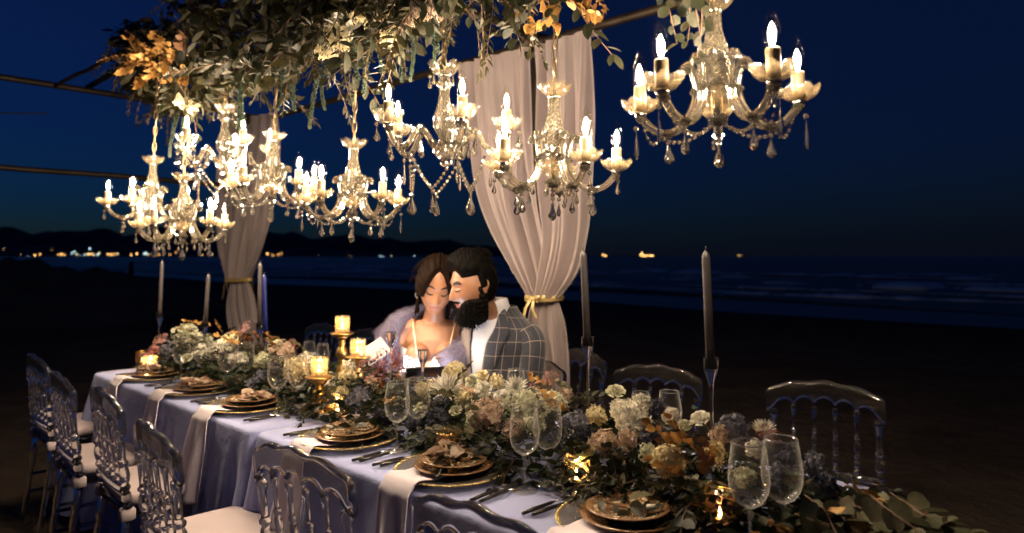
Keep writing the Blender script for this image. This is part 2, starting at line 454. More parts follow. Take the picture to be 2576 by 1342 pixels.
# hills beyond the bay: three overlapping ridges
def ridge(name, x0, x1, Y, prof, depth):
    c = MB(); n = 90
    def fn(i, j):
        x = x0 + (x1 - x0) * i
        h = float(np.interp(x, [p[0] for p in prof], [p[1] for p in prof])) * (1 + .10 * math.sin(x * .011) + .06 * math.sin(x * .031 + 1))
        s = math.sin(math.pi * j) ** .8
        return (x, Y + (j - .3) * depth, h * s * (1 + .08 * math.sin(x * .02 + j * 9)) - 2)
    c.grid(fn, n, 14); return tag(c.build(name, M['hill']), kind='structure')
def hp(px, py, Y): p = py_(px, py, Y); return (p[0], p[2])
ridge('hills', -4200, 900, 4200, [hp(x, y, 4200) for x, y in ((-420, 570), (0, 581), (120, 578), (260, 584), (400, 572), (560, 580), (700, 586), (860, 594), (1010, 600), (1180, 612), (1330, 628), (1500, 644))], 900)
ridge('hills', -2600, -300, 3300, [hp(x, y, 3300) for x, y in ((-100, 618), (200, 613), (500, 618), (800, 626), (1000, 634), (1140, 645))], 600)
# far side of the bay: a low shore carrying the lights
g = MB(); g.grid(lambda i, j: (-3600 + 3500 * i, 2500 + 420 * j + 200 * math.sin(i * 7), 9 * math.sin(math.pi * j) * (1 - .7 * i) - .3), 60, 6)
tag(g.build('far_shore', M['hill']), kind='structure')
# dune with scrub at the left edge
g = MB()
def dunefn(i, j):
    x = -19 + 11.5 * i; y = 13 + 9 * j
    h = 1.55 * math.sin(math.pi * j) ** .7 * max(0, 1 - (i / .98) ** 2.2) ** .6
    return (x, y, h * (1 + .12 * math.sin(x * 3) * math.sin(y * 2.3) + .07 * math.sin(x * 8 + y * 5)) - .1)
g.grid(dunefn, 60, 40)
tag(g.build('dune', M['scrub']), kind='structure')
g = MB(); g.lathe([(.09, 0), (.09, .9), (.075, 1.2), (.05, 1.24)], 10); g.tube([(0, 0, .8), (.14, 0, .84)], .03, 6)
o = g.build('beach_post', M['pole']); o.location = (-14.6, 26.0, -.05)
tag(o, 'short dark post standing alone on the beach before the surf', 'post')

# town lights across the bay: (x px, y px, colour, size)
LAMPC = {'o': ((1, .52, .16), 1.0), 'w': ((1, .78, .45), .9), 'b': ((.55, .85, 1), .8)}
for k, v in LAMPC.items(): M['town_' + k] = emitter('town lamp ' + k, v[0], 11 * v[1])
lm = {}
for k in LAMPC:
    b = MB(); b.ball((0, 0, 0), 1.0, 10, 7); lm[k] = b.mesh('town_light'); lm[k].materials.append(M['town_' + k])
tl = [(73, 646, 'b', .7), (88, 643, 'o', 1), (100, 640, 'o', .9), (113, 645, 'b', .6), (147, 641, 'o', .8), (155, 640, 'o', 1.2), (163, 641, 'o', .9), (180, 638, 'b', .8), (186, 633, 'b', .9), (193, 640, 'w', .9), (200, 644, 'b', .6),
      (214, 641, 'b', .8), (222, 640, 'o', 1.2), (229, 639, 'o', 1.1), (236, 641, 'w', .9), (226, 626, 'b', .9), (246, 641, 'b', 1), (250, 637, 'w', .8), (271, 640, 'o', 1.0), (280, 641, 'o', 1.2), (288, 640, 'o', .9), (296, 639, 'w', .8),
      (330, 641, 'o', 1.0), (344, 639, 'o', 1.2), (362, 640, 'b', .9), (367, 637, 'b', 1), (372, 641, 'w', .8), (384, 639, 'o', 1.1), (400, 640, 'o', .9), (427, 641, 'o', .8), (442, 636, 'o', .7), (455, 640, 'o', 1.1), (462, 641, 'w', .8),
      (508, 641, 'o', .8), (524, 640, 'o', 1.2), (533, 640, 'w', .9), (560, 640, 'o', .8), (672, 639, 'o', 1.3), (686, 643, 'o', .8), (700, 641, 'o', .9), (708, 638, 'o', .7), (10, 627, 'o', .5), (52, 641, 'o', .4), (130, 628, 'o', .35),
      (956, 648, 'b', .6), (962, 650, 'b', .5), (985, 651, 'w', .45), (1042, 648, 'b', .55), (1283, 651, 'b', .55), (1290, 651, 'b', .5), (880, 645, 'w', .35), (800, 641, 'o', .35), (752, 640, 'w', .3)]
for x, y, k, s in tl:
    p = py_(x, min(y, 645), 2500)
    o = ob('town_light', lm[k], None, None, Vector((p[0], p[1], max(p[2], 1.2))), None, 1.45 * s)
    nm = {'o': 'small amber street lamp of the town across the dark bay', 'w': 'small pale yellow lamp of the town across the dark bay', 'b': 'small bluish white lamp of the town across the dark bay'}[k]
    tag(o, nm, 'street lamp', {'o': 'amber lamps across the bay', 'w': 'pale yellow lamps across the bay', 'b': 'bluish lamps across the bay'}[k])
# two ships at anchor out on the horizon
def ship(x, L_, lamps, label):
    p = py_(x, 646, 3000); t = thing('ship', label, 'ship', (p[0], p[1], 0))
    g = MB(); g.tube([(-L_ / 2, 0, 1.2), (-L_ * .42, 0, 2), (L_ * .4, 0, 2), (L_ / 2, 0, 3.2)], [(1.2, 1.5), (3, 6), (3, 6), (2.5, .6)], 10)
    g.build('hull', M['hill'], t)
    g = MB(); g.box((-L_ * .3, 0, 7), (L_ * .18, 7, 7), .4); g.box((-L_ * .3, 0, 12), (L_ * .1, 5, 4), .3); g.tube([(L_ * .15, 0, 4), (L_ * .15, 0, 15)], .35, 6)
    g.build('deckhouse', M['hill'], t)
    for dx, dz, s in lamps: ob('ship_light', lm['o'], None, t, (dx, -6, dz), None, s)
ship(1624, 70, [(-16, 16, 2.2), (-22, 9, 2.4), (-12, 6, 2.2), (-2, 5, 2.4), (8, 6, 2.0), (22, 6, 2.4), (30, 5, 2.0)], 'dark ship lit by a row of orange lamps on the horizon')
ship(1520, 34, [(-6, 9, 2.0), (5, 5, 2.2)], 'small dark boat with two orange lamps on the horizon')
ship(1862, 44, [(-10, 6, .9), (2, 5, .8)], 'faint far boat on the horizon above the tall grey candle')

# ------------------------------------------------------------------ pergola of rusty pipe
BV, BZ = 1.76, 2.63                                   # back row of posts, height of the top pipes
UL, UR, UE, FV = -1.80, 1.647, 5.1, -1.75
perg = thing('pergola_frame', 'rusty dark pipe frame standing over the long table', 'pergola')
def pipe(name, a, b, r):
    g = MB(); A, B = Vector(a), Vector(b); pts = [A.lerp(B, t / 12) for t in range(13)]
    s = rng.uniform(-.004, .004, (13, 3)); pts = [p + Vector(q) * (0 < i < 12) for i, (p, q) in enumerate(zip(pts, s))]
    g.tube(pts, r, 12); return g.build(name, M['pole'], perg)
for u in (UL, UR, UE):
    for v in (BV, FV): pipe('post', W(u, v, -.3), W(u, v, BZ), .024)
for v in (BV, FV):
    pipe('top_rail', W(UL - .1, v, BZ + .002), W(UE + .1, v, BZ + .002), .024)
for u in (UL, UR, UE): pipe('cross_rail', W(u, FV - .1, BZ + .051), W(u, BV + .1, BZ + .051), .024)
pipe('middle_rail', W(UL - .1, .40, BZ + .1), W(UE + .1, .40, BZ + .1), .022)
pipe('cross_rail', W(UL - .05, FV - .1, 2.03), W(UL - .05, BV + .1, 2.03), .022)
pipe('brace', W(UL, .15, BZ + .04), W(UL + .75, .35, BZ + .18), .014)
for u in (UL, UR, UE):
    g = MB(); c = W(u, BV, BZ)
    g.ball(c, .043, 14, 9); g.tube([c - Vector((0, 0, .09)), c - Vector((0, 0, .02))], .034, 12)
    for dd in (DU, -DU, -DV): q = Vector((dd[0], dd[1], 0)); g.tube([c + q * .02, c + q * .09], .034, 12)
    g.build('coupler', M['pole'], perg)
g = MB(); g.tube([W(UL - 1.2 + .4 * t, .0 - 1.5 + 1.8 * t, BZ - .03 - .06 * math.sin(math.pi * t)) for t in np.linspace(0, 1, 14)], .006, 6)
g.build('cable', M['wick'], perg)

# ------------------------------------------------------------------ drapes tied to the back posts
def drape(px_left, px_right, v, folds, ph, amp=.035, nu=220, nv=110):
    """outline (x px against y px) on the upright plane of the back posts, with real pleats across it"""
    y0 = max(px_left[0][1], px_right[0][1]); g = MB()
    yl = [p[1] for p in px_left]; xl = [p[0] for p in px_left]; yr = [p[1] for p in px_right]; xr = [p[0] for p in px_right]
    def fn(s, t):
        ya = yl[0] + (yl[-1] - yl[0]) * t; yb = yr[0] + (yr[-1] - yr[0]) * t
        xa = np.interp(ya, yl, xl); xb = np.interp(yb, yr, xr)
        s2 = s + .012 * math.sin(9 * s + 5 * t + ph)
        x = xa + (xb - xa) * s2; y = ya + (yb - ya) * s
        w = abs(xb - xa) / 500
        u, vv, z = pv(x, y, v)
        k = 2 * math.pi * folds
        d = amp * (math.sin(k * s + ph + 1.5 * math.sin(3 * s + t * 1.3)) + .35 * math.sin(1.7 * k * s + 2 * ph + 2.5 * t + 2 * math.sin(2 * t + 4 * s)) + .10 * math.sin(4.1 * k * s + t * 3 + ph))
        d *= (.45 + .75 * min(1, t * 3)) * (.75 + .25 * math.sin(5 * t + 7 * s))
        p = W(u, vv + d - .06, z); return p
    g.grid(fn, nu, nv); return g
def sm(pts, n=6):
    return [tuple(p) for p in cat_rom(pts, n)]
cur = thing('curtain', 'wide sheer blush curtain gathered by a gold ribbon behind the seated man', 'curtain', (0, 0, 0))
drape(sm([(1165, 168), (1172, 250), (1188, 360), (1207, 480), (1240, 570), (1290, 660), (1347, 745)]),
      sm([(1345, 122), (1352, 240), (1362, 380), (1372, 500), (1388, 600), (1398, 690), (1402, 748)]), BV, 5, .4).build('drape_panel', M['drape'], cur)
drape(sm([(1358, 122), (1366, 240), (1372, 380), (1374, 480), (1384, 600), (1372, 690), (1366, 750)]),
      sm([(1500, 80), (1501, 200), (1499, 360), (1497, 480), (1492, 580), (1470, 680), (1425, 748)]), BV - .05, 4, 2.1).build('drape_panel', M['drape'], cur)
drape(sm([(1352, 752), (1340, 800), (1336, 850), (1352, 930), (1362, 1010), (1360, 1160)]),
      sm([(1420, 752), (1436, 810), (1446, 880), (1452, 960), (1456, 1040), (1458, 1160)]), BV, 5, 1.1, .03, 140, 70).build('drape_tail', M['drape'], cur)
g = MB(); g.grid(lambda s, t: W(*(lambda q: (q[0], BV + .02 + .08 * (t - .5), q[2] + .035 * math.sin(math.pi * t)))(pv(1165 + 335 * s, 168 - 88 * s, BV))), 80, 6)
g.build('drape_fold', M['drape'], cur)
def ribbon_tie(px, py, w_px, parent, v):
    u0, _, z0 = pv(px, py, v); ua, _, _ = pv(px + w_px / 2, py, v); r = abs(ua - u0) * 1.05
    g = MB(); n = 40
    for k, (dz, rr) in enumerate(((.0, 1.0),)):
        v_ = []; f = []
        for i in range(n):
            a = 2 * math.pi * i / n
            for (h, e) in ((-.018, 1.02), (0, 1.10), (.018, 1.02)):
                p = W(u0 + math.cos(a) * r * e, v - .06 + math.sin(a) * .07 * e, z0 + h + .01 * math.cos(a)); v_.append(tuple(p))
        for i in range(n):
            k2 = (i + 1) % n
            for j in range(2): f.append((i * 3 + j, k2 * 3 + j, k2 * 3 + j + 1, i * 3 + j + 1))
        g.add(v_, f)
    # knot, two loops and two tails
    c = (u0 - .1 * r, v - .145, z0)
    def strip(path, w):
        vs = []; fs = []
        for i, (a, b, cz) in enumerate(path):
            q = W(c[0] + a, c[1] + b, c[2] + cz); vs += [tuple(q + Vector((0, 0, w * .5))), tuple(q - Vector((0, .0, w * .5)))]
        for i in range(len(path) - 1): fs.append((2 * i, 2 * i + 1, 2 * i + 3, 2 * i + 2))
        g.add(vs, fs)
    for sx in (-1, 1):
        strip([(0, 0, 0), (sx * .02, -.018, .012), (sx * .042, -.02, .012), (sx * .05, -.015, .0), (sx * .035, -.008, -.010), (sx * .012, 0, -.004)], .020)
    def tail(path, w):
        vs = []; fs = []
        for i, (a, b, cz) in enumerate(path):
            q = W(c[0] + a, c[1] + b, c[2] + cz); e = Vector((DU[0], DU[1], 0)) * w * .5
            vs += [tuple(q + e), tuple(q - e)]
        for i in range(len(path) - 1): fs.append((2 * i, 2 * i + 1, 2 * i + 3, 2 * i + 2))
        g.add(vs, fs)
    tail([(-.01, -.01, 0), (-.03, -.03, -.05), (-.055, -.02, -.11), (-.06, -.03, -.17)], .02)
    tail([(.01, -.01, 0), (.02, -.03, -.05), (.04, -.02, -.10)], .018)
    g.ball(W(*c), (.02, .02, .02), 8, 6)
    return g.build('ribbon', M['ribbon'], parent)
ribbon_tie(1388, 750, 78, cur, BV)
cur2 = thing('curtain', 'narrower sheer blush curtain tied at the far end behind the table flowers', 'curtain')
drape(sm([(572, 305), (566, 380), (561, 470), (561, 560), (566, 630), (588, 700)]), sm([(708, 286), (712, 360), (708, 440), (694, 560), (672, 640), (645, 700)]), BV, 6, .9, .05).build('drape_panel', M['drape'], cur2)
drape(sm([(592, 708), (582, 760), (588, 810), (600, 880), (604, 1000)]), sm([(640, 708), (655, 750), (668, 800), (680, 850), (690, 1000)]), BV, 5, .2, .035, 120, 60).build('drape_tail', M['drape'], cur2)
ribbon_tie(617, 705, 52, cur2, BV)

# ------------------------------------------------------------------ two tables end to end, each under its own cloth
TW, TL, TZ = .86, 1.82, .75
def cloth_mesh(seed):
    rs = np.random.default_rng(seed); g = MB(); r = .035
    L2, W2 = TL / 2, TW / 2; per = []
    def line(p, q, n):
        for k in range(n): t = k / n; per.append((p[0] + (q[0] - p[0]) * t, p[1] + (q[1] - p[1]) * t))
    def arc(c, a0):
        for k in range(8): a = a0 + (math.pi / 2) * k / 8; per.append((c[0] + r * math.cos(a), c[1] + r * math.sin(a)))
    line((-L2 + r, -W2), (L2 - r, -W2), 120); arc((L2 - r, -W2 + r), -math.pi / 2)
    line((L2, -W2 + r), (L2, W2 - r), 50); arc((L2 - r, W2 - r), 0)
    line((L2 - r, W2), (-L2 + r, W2), 120); arc((-L2 + r, W2 - r), math.pi / 2)
    line((-L2, W2 - r), (-L2, -W2 + r), 50); arc((-L2 + r, -W2 + r), math.pi)
    n = len(per); nor = []
    for i in range(n):
        a, b = per[i - 1], per[(i + 1) % n]; t = Vector((b[0] - a[0], b[1] - a[1], 0)).normalized(); nor.append((t.y, -t.x))
    cl = lambda i: min(abs(per[i][0]) / L2, abs(per[i][1]) / W2)          # 1 at a corner
    ph = rs.uniform(0, 6, 6); rows = []
    for k in (.0, .35, .7, .93): rows.append(('t', k))
    rows += [('e', .004, .75), ('e', .011, .7425), ('e', .014, .732)]
    for k in range(1, 15): rows.append(('d', k / 14))
    v = []
    for row in rows:
        for i in range(n):
            x, y = per[i]; nx, ny = nor[i]
            if row[0] == 't':
                k = 1 - (1 - row[1]) * .98; X = x * k; Y = y * k
                v.append((X, Y, TZ + .0015 * math.sin(9 * X + 5 * Y + ph[0]) + .001 * math.sin(31 * X - 17 * Y)))
            elif row[0] == 'e': v.append((x + nx * row[1], y + ny * row[1], row[2]))
            else:
                t = row[1]; s = i / n * 2 * math.pi
                a = (.006 + .030 * t) * (math.sin(17 * s + ph[1]) * .6 + .5 * math.sin(29 * s + ph[2] + .8 * t) + .35 * math.sin(47 * s + ph[3])) * min(1, t * 3 + .15)
                c = max(0, cl(i) - .86) / .14
                o = .015 + .05 * t + a + .10 * t * c ** 2 + .018 * t
                end = 1 if abs(nx) > .7 else 0
                if end: o = .012 + .4 * (o - .012)
                v.append((x + nx * o, y + ny * o, .732 - (.70) * t))
    f = []
    for j in range(len(rows) - 1):
        for i in range(n):
            k = (i + 1) % n; f.append((j * n + i, (j + 1) * n + i, (j + 1) * n + k, j * n + k))
    f.append(tuple(range(n)))
    g.add(v, f); return g
for ti, (uc, lab, lab2) in enumerate(((TL / 2 + .0, 'blue grey tablecloth draped to the sand over the far table', 'far trestle table hidden under the blue grey cloth'),
                                     (TL * 1.5 + .03, 'blue grey tablecloth draped over the table nearest the camera', 'near trestle table hidden under the blue grey cloth'))):
    o = cloth_mesh(11 + ti).build('tablecloth', M['tablecloth'], None, loc=W(uc, TW / 2, 0), rot=(0, 0, TH)); tag(o, lab, 'tablecloth', 'tablecloths on the long table')
    t = thing('banquet_table', lab2, 'table', W(uc, TW / 2, 0), TH, 'tables set end to end')
    g = MB(); g.box((0, 0, .725), (TL - .02, TW - .02, .035), .004); g.build('tabletop', M['wood'], t)
    for sx in (-1, 1):
        for sy in (-1, 1):
            g = MB(); g.box((sx * (TL / 2 - .12), sy * (TW / 2 - .1), .335), (.05, .05, .74), .004); g.build('leg', M['wood'], t)

# ------------------------------------------------------------------ clear turned-spindle chairs
CHW = .44
def spindle_prof(z0, z1, r):
    P = [(0, .8), (.06, .8), (.07, 1.15), (.10, 1.2), (.12, .8), (.14, .75), (.16, 1.2), (.20, 1.3), (.25, 1.05), (.28, .75), (.30, 1.15), (.33, 1.2), (.36, .8), (.39, 1.1), (.46, 1.35), (.53, 1.1), (.57, .75),
         (.59, 1.2), (.62, 1.2), (.64, .8), (.66, .72), (.9, .82), (.92, 1.1), (.97, 1.15), (1, 1.0)]
    return [(r * q, z0 + (z1 - z0) * t) for t, q in P]
def rake(z): return -.19 - .10 * max(0, (z - .46)) * 1.1                    # backs lean away from the seat
def chair_proto():
    t = thing('chair', 'clear acrylic chair', 'chair')
    # top rail: serpentine crest, scalloped underside
    xs = np.linspace(-CHW / 2, CHW / 2, 61); sp = np.linspace(-.195, .195, 6); g = MB(); v = []; f = []
    k8 = 18
    for x in xs:
        e = abs(x) / (CHW / 2)
        zt = .878 - .042 * e ** 2.2 + .0055 * math.cos(x / CHW * 2 * math.pi * 3.5) * (1 - .5 * e) - (.012 * max(0, (e - .94) / .06) ** 2)
        j = np.argmin(abs(sp - x)); d = abs(sp[j] - x) / (.078 / 2)
        zb = .773 - .030 * (abs(x) / .2) ** 2 + .034 * math.sqrt(max(0, 1 - (1 - min(1, d)) ** 2)) * (1 if e < .9 else max(0, 1 - (e - .9) / .05)) 
        if e > .9: zb = min(zb, .745 + .006 * (1 - e))
        hy, c, hh = .013, (zt + zb) / 2, (zt - zb) / 2
        y0 = rake(c) - .018 * (1 - e ** 2)
        tt = hh - hy; q3 = max(.001, tt - .004)
        sec_ = [(hy * math.cos(a), tt + hy * math.sin(a)) for a in np.linspace(math.pi, 0, 7)] + [(hy, q3), (hy, -q3)] + [(hy * math.cos(a), -tt + hy * math.sin(a)) for a in np.linspace(0, -math.pi, 7)] + [(-hy, -q3), (-hy, q3)]
        for sy_, dz_ in sec_: v.append((x, y0 + sy_ - .11 * dz_, c + dz_))
    m = len(xs)
    for j in range(m - 1):
        for i in range(k8): k = (i + 1) % k8; f.append((j * k8 + i, (j + 1) * k8 + i, (j + 1) * k8 + k, j * k8 + k))
    f.append(tuple(range(k8))); f.append(tuple(range(m * k8 - 1, (m - 1) * k8 - 1, -1))); g.add(v, f)
    g.build('top_rail', M['acrylic'], t)
    def turned(x, r, z0, z1):
        g = MB(); pr = spindle_prof(z0, z1, r); e = abs(x) / (CHW / 2)
        vv = []; n = 14
        for (rr, z) in pr:
            for i in range(n):
                a = 2 * math.pi * i / n; vv.append((x + rr * math.cos(a), rake(z) - .018 * (1 - e ** 2) * (z - .5) / .3 + rr * math.sin(a), z))
        ff = []
        for j in range(len(pr) - 1):
            for i in range(n): k = (i + 1) % n; ff.append((j * n + i, j * n + k, (j + 1) * n + k, (j + 1) * n + i))
        ff.append(tuple(range(n - 1, -1, -1))); ff.append(tuple(range((len(pr) - 1) * n, len(pr) * n)))
        g.add(vv, ff); return g
    for i, x in enumerate(sp):
        if i in (0, 5): turned(x, .0145, .44, .748).build('back_post', M['acrylic'], t)
        else: turned(x, .0092, .525, .774).build('spindle', M['acrylic'], t)
    g = MB(); g.tube([(x, -.197 - .012 * (1 - (x / .2) ** 2), .522) for x in np.linspace(-.195, .195, 13)], [(.016, .013)] * 13, 8); g.build('lower_rail', M['acrylic'], t)
    g = MB(); g.box((0, 0, .44), (.41, .41, .035), .008); g.build('seat_frame', M['acrylic'], t)
    g = MB()
    prof = [(.0, .190), (.012, .205), (.030, .207), (.043, .196), (.050, .165), (.053, .10), (.054, .0)]
    n = 48; v = []; f = []
    for h, r in prof:
        for i in range(n):
            a = 2 * math.pi * i / n; ca, sa = math.cos(a), math.sin(a); q = (abs(ca) ** 6 + abs(sa) ** 6) ** (-1 / 6)
            v.append((r * q * ca, r * q * sa + .002, .459 + h))
    for j in range(len(prof) - 1):
        for i in range(n): k = (i + 1) % n; f.append((j * n + i, j * n + k, (j + 1) * n + k, (j + 1) * n + i))
    f.append(tuple(range(n - 1, -1, -1))); g.add(v, f); g.build('seat_cushion', M['cushion'], t)
    for sx in (-1, 1):
        for y0, y1 in ((.17, .19), (-.185, -.225)):
            g = MB(); pr = [(.015, .424), (.015, .36), (.019, .35), (.019, .335), (.013, .32), (.017, .28), (.013, .24), (.013, .05), (.016, .02), (.012, -.04)]
            v = []; f = []; n = 12
            for r, z in pr:
                yy = y0 + (y1 - y0) * (1 - z / .424)
                for i in range(n): a = 2 * math.pi * i / n; v.append((sx * .18 + r * math.cos(a), yy + r * math.sin(a), z))
            for j in range(len(pr) - 1):
                for i in range(n): k = (i + 1) % n; f.append((j * n + i, j * n + k, (j + 1) * n + k, (j + 1) * n + i))
            f.append(tuple(range(n - 1, -1, -1))); f.append(tuple(range((len(pr) - 1) * n, len(pr) * n))); g.add(v, f)
            g.build('leg', M['acrylic'], t)
        for z in (.22, .13):
            g = MB(); g.tube([(sx * .18, -.20, z), (sx * .18, .18, z)], .008, 8); g.build('stretcher', M['acrylic'], t)
        g = MB(); g.box((sx * .185, -.188, .437), (.05, .05, .045), .006); g.build('corner_clip', M['cushion'], t)
    g = MB(); g.tube([(-.18, .182, .2), (.18, .182, .2)], .008, 8); g.build('stretcher', M['acrylic'], t)
    return t
CP = chair_proto(); CS = snapshot(CP)
first = [True]
def chair(u, v, rot, label, group):
    # (u, v) is the middle of the top rail, the seat lies forward of it
    p = W(u, v); f = TH + rot; off = Vector((-math.sin(f), math.cos(f), 0)) * .245
    loc = p + off; loc.z = -.005
    if first[0]:
        CP.location = loc; CP.rotation_euler = (0, 0, f); CP['label'] = label; CP['group'] = group; first[0] = False; return CP
    return copy_tree(CS, loc, f, label, group)
NG, FG = 'clear chairs along the near side', 'clear chairs along the far side'
chair(3.17, -.19, R(1), 'clear chair back at the bottom edge, nearest to the camera', NG)
chair(2.518, -.231, R(4), 'clear chair facing the seam between the two tables, its whole top rail in view', NG)
chair(1.96, -.40, R(-5), 'clear chair whose broad pale seat shows left of the table seam', NG)
chair(1.22, -.32, R(-4), 'clear chair third from the far end of the near row', NG)
chair(.68, -.335, R(-4), 'clear chair second from the far end of the near row', NG)
chair(-.05, -.27, R(-1), 'clear chair at the far left end of the near row', NG)
chair(3.228, 1.723, math.pi + R(9), 'clear chair on the far side standing alone beside the garland end', FG)
chair(2.512, 1.634, math.pi + R(7), 'clear chair between the two tall grey candles on the far side', FG)
chair(1.90, 1.80, math.pi + R(-3), 'clear chair directly beside the seated man in front of the wide curtain', FG)
chair(.206, 1.646, math.pi + R(2), 'clear chair just left of the seated woman on the far side', FG)
chair(-.382, 1.645, math.pi + R(2), 'clear chair behind the tallest gold candlestick on the far side', FG)

# ------------------------------------------------------------------ crystal chandeliers
LAMP_W = 10.0
def link_mesh():
    g = MB(); n = 16; pts = []
    for k in range(n + 1):
        a = 2 * math.pi * k / n; pts.append((.0085 * math.cos(a), 0, .0165 * math.sin(a) + math.copysign(.008, math.sin(a)) * (1 if abs(math.sin(a)) > .2 else abs(math.sin(a)) / .2)))
    g.tube(pts, .0021, 6, False); return g.mesh('chain_link')
LINK = link_mesh(); LINK.materials.append(M['brass'])
def drop_mesh(L_=.046, w=.0125, flat=.6, n=8):
    g = MB(); pr = [(.0008, 0), (w * .25, -L_ * .18), (w * .62, -L_ * .45), (w, -L_ * .70), (w * .92, -L_ * .84), (w * .45, -L_ * .97), (.001, -L_)]
    g.lathe(pr, n, ax=Matrix.Diagonal((1, flat, 1))); g.ball((0, 0, .008), .0068, 6, 4); return g.mesh('crystal_drop', False)
DROP = drop_mesh(); DROPB = drop_mesh(.058, .0165, .7, 10); SPEAR = drop_mesh(.07, .006, .8, 6); DROPS = drop_mesh(.034, .009, .7, 8)
for d in (DROP, DROPB, SPEAR, DROPS): d.materials.append(M['crystal'])
def beads(pts, r, parent, name='bead_string'):
    g = MB()
    for p in pts: g.ball(p, r, 7, 5)
    g.tube(pts, .0007, 4)
    return g.build(name, M['crystal'], parent, False)
def catenary(a, b, sag, n):
    A, B = Vector(a), Vector(b)
    return [A.lerp(B, t) - Vector((0, 0, sag * 4 * t * (1 - t))) for t in np.linspace(0, 1, n)]
def rosette(g, c, r, n=9):
    for i in range(n):
        a = 2 * math.pi * i / n
        g.ball((c[0] + r * .9 * math.cos(a), c[1] + r * .9 * math.sin(a), c[2]), r * .42, 6, 4)
        g.ball((c[0] + r * .6 * math.cos(a + .3), c[1] + r * .6 * math.sin(a + .3), c[2] + r * .5), r * .38, 6, 4)
        g.ball((c[0] + r * .6 * math.cos(a + .3), c[1] + r * .6 * math.sin(a + .3), c[2] - r * .5), r * .38, 6, 4)
def pan(g, c, s=1.0, style='pressed', petals=8):
    pr = [(.009, -.003), (.018, -.001), (.030, .005), (.041, .016), (.0485, .029), (.0465, .0305), (.038, .018), (.026, .0085), (.012, .004)]
    def mod(r, z, a, j, i):
        e = max(0, (z + .003) / .032)
        if style == 'pressed': return (r * (1 + .05 * e * math.cos(petals * a)) * (1 + (.012 if (i + j) % 2 else -.012)), z + .0045 * e * math.cos(petals * a))
        q = abs(math.sin(petals / 2 * a)) ** .6
        return (r * (1 - .12 * e + .16 * e * q), z - .006 * e + .014 * e * q)
    g.lathe([(r * s, z * s) for r, z in pr], 64, c, False, lambda r, z, a, j, i: (lambda q: q if isinstance(q, tuple) else (q, z))(mod(r, z, a, j, i)))
def chandelier_proto(style):
    t = thing('chandelier', 'chandelier', 'chandelier')
    pressed = style != 'clear'; G = M['pressed'] if pressed else M['clearcup']
    # central column
    top = .215 if pressed else .255
    g = MB(); pan(g, (0, 0, top - .026), 1.06 if pressed else 1.12, 'pressed' if pressed else 'clear'); g.build('top_cup', G, t)
    g = MB()
    if pressed:
        pr = cat_rom([(.017, .010), (.026, .024), (.0345, .050), (.033, .078), (.024, .112), (.0165, .150), (.0175, .186), (.019, .19)], 5)
        g.lathe([(p[0], p[1]) for p in pr], 28, mod=lambda r, z, a, j, i: r * (1 + (.06 if (i + j) % 2 else -.02)))
        g.build('column', M['column'], t, False)
    else:
        pr = cat_rom([(.012, .012), (.022, .028), (.0345, .055), (.034, .085), (.024, .120), (.0165, .160), (.019, .185), (.026, .198), (.020, .208), (.017, .222)], 5)
        g.lathe([(p[0], p[1]) for p in pr], 32, mod=lambda r, z, a, j, i: r * (1 + .07 * math.cos(8 * a)))
        g.build('column', M['crystal'], t)
    g = MB(); g.lathe([(.006, -.075), (.013, -.072), (.014, -.058), (.007, -.054), (.007, -.02), (.008, 0), (.015, .004), (.021, .010), (.019, .014), (.008, .015), (.006, top - .03), (.019, top - .032), (.019, top - .026), (.004, top - .024), (.004, top)], 20)
    g.build('centre_rod', M['chrome'], t)
    g = MB(); g.lathe([(.010, -.053), (.026, -.044), (.037, -.026), (.0425, -.004), (.041, -.002), (.034, -.024), (.022, -.040), (.010, -.047)], 56, caps=False, mod=lambda r, z, a, j, i: r * (1 + (.014 if (i + j) % 2 else -.014)))
    g.build('hub_bowl', G, t)
    if pressed: path = [(.074, .050), (.074, .064), (.064, .068), (.056, .055), (.050, .030), (.047, .0), (.058, -.040), (.085, -.076), (.120, -.090), (.156, -.078), (.182, -.052), (.192, -.034)]; pz0 = -.030; pr_ = .192
    else: path = [(.034, -.010), (.050, .002), (.070, .028), (.092, .042), (.112, .030), (.130, -.004), (.158, -.026), (.186, -.010), (.202, .020), (.206, .040)]; pz0 = .044; pr_ = .206
    cp = [(p[0], 0, p[1]) for p in cat_rom(path, 5)]
    g = MB(); g.tube(cp, .0088, 24, True, lambda a: 1 + .17 * math.cos(6 * a), up=(0, 1, 0)); arm_me = g.mesh('arm'); arm_me.materials.append(M['armglass'])
    g = MB(); pan(g, (pr_, 0, pz0), .98 if pressed else 1.02, style if style == 'clear' else 'pressed', 8); pan_me = g.mesh('drip_pan'); pan_me.materials.append(G)
    zs = pz0 + .006
    g = MB(); g.lathe([(.0145, zs), (.0150, zs + .02), (.0150, zs + .060), (.0135, zs + .062)], 20, (pr_, 0, 0)); sl_me = g.mesh('candle_sleeve'); sl_me.materials.append(M['sleeve'])
    g = MB(); g.lathe([(.006, zs - .02), (.014, zs - .014), (.016, zs - .006), (.007, zs - .004)], 16, (pr_, 0, 0)); fit_me = g.mesh('pan_fitting'); fit_me.materials.append(M['chrome'])
    zb = zs + .061
    g = MB(); g.lathe([(.0125, zb), (.0152, zb + .012), (.0178, zb + .028), (.0176, zb + .040), (.0145, zb + .056), (.0090, zb + .070), (.0042, zb + .080), (.0012, zb + .086)], 20, (pr_, 0, 0), False); bulb_me = g.mesh('bulb'); bulb_me.materials.append(M['bulbglass'])
    g = MB(); g.lathe([(.002, zb + .004), (.0042, zb + .012), (.0078, zb + .026), (.0076, zb + .038), (.0046, zb + .048), (.0012, zb + .056)], 14, (pr_, 0, 0)); fil_me = g.mesh('filament'); fil_me.materials.append(M['filament'])
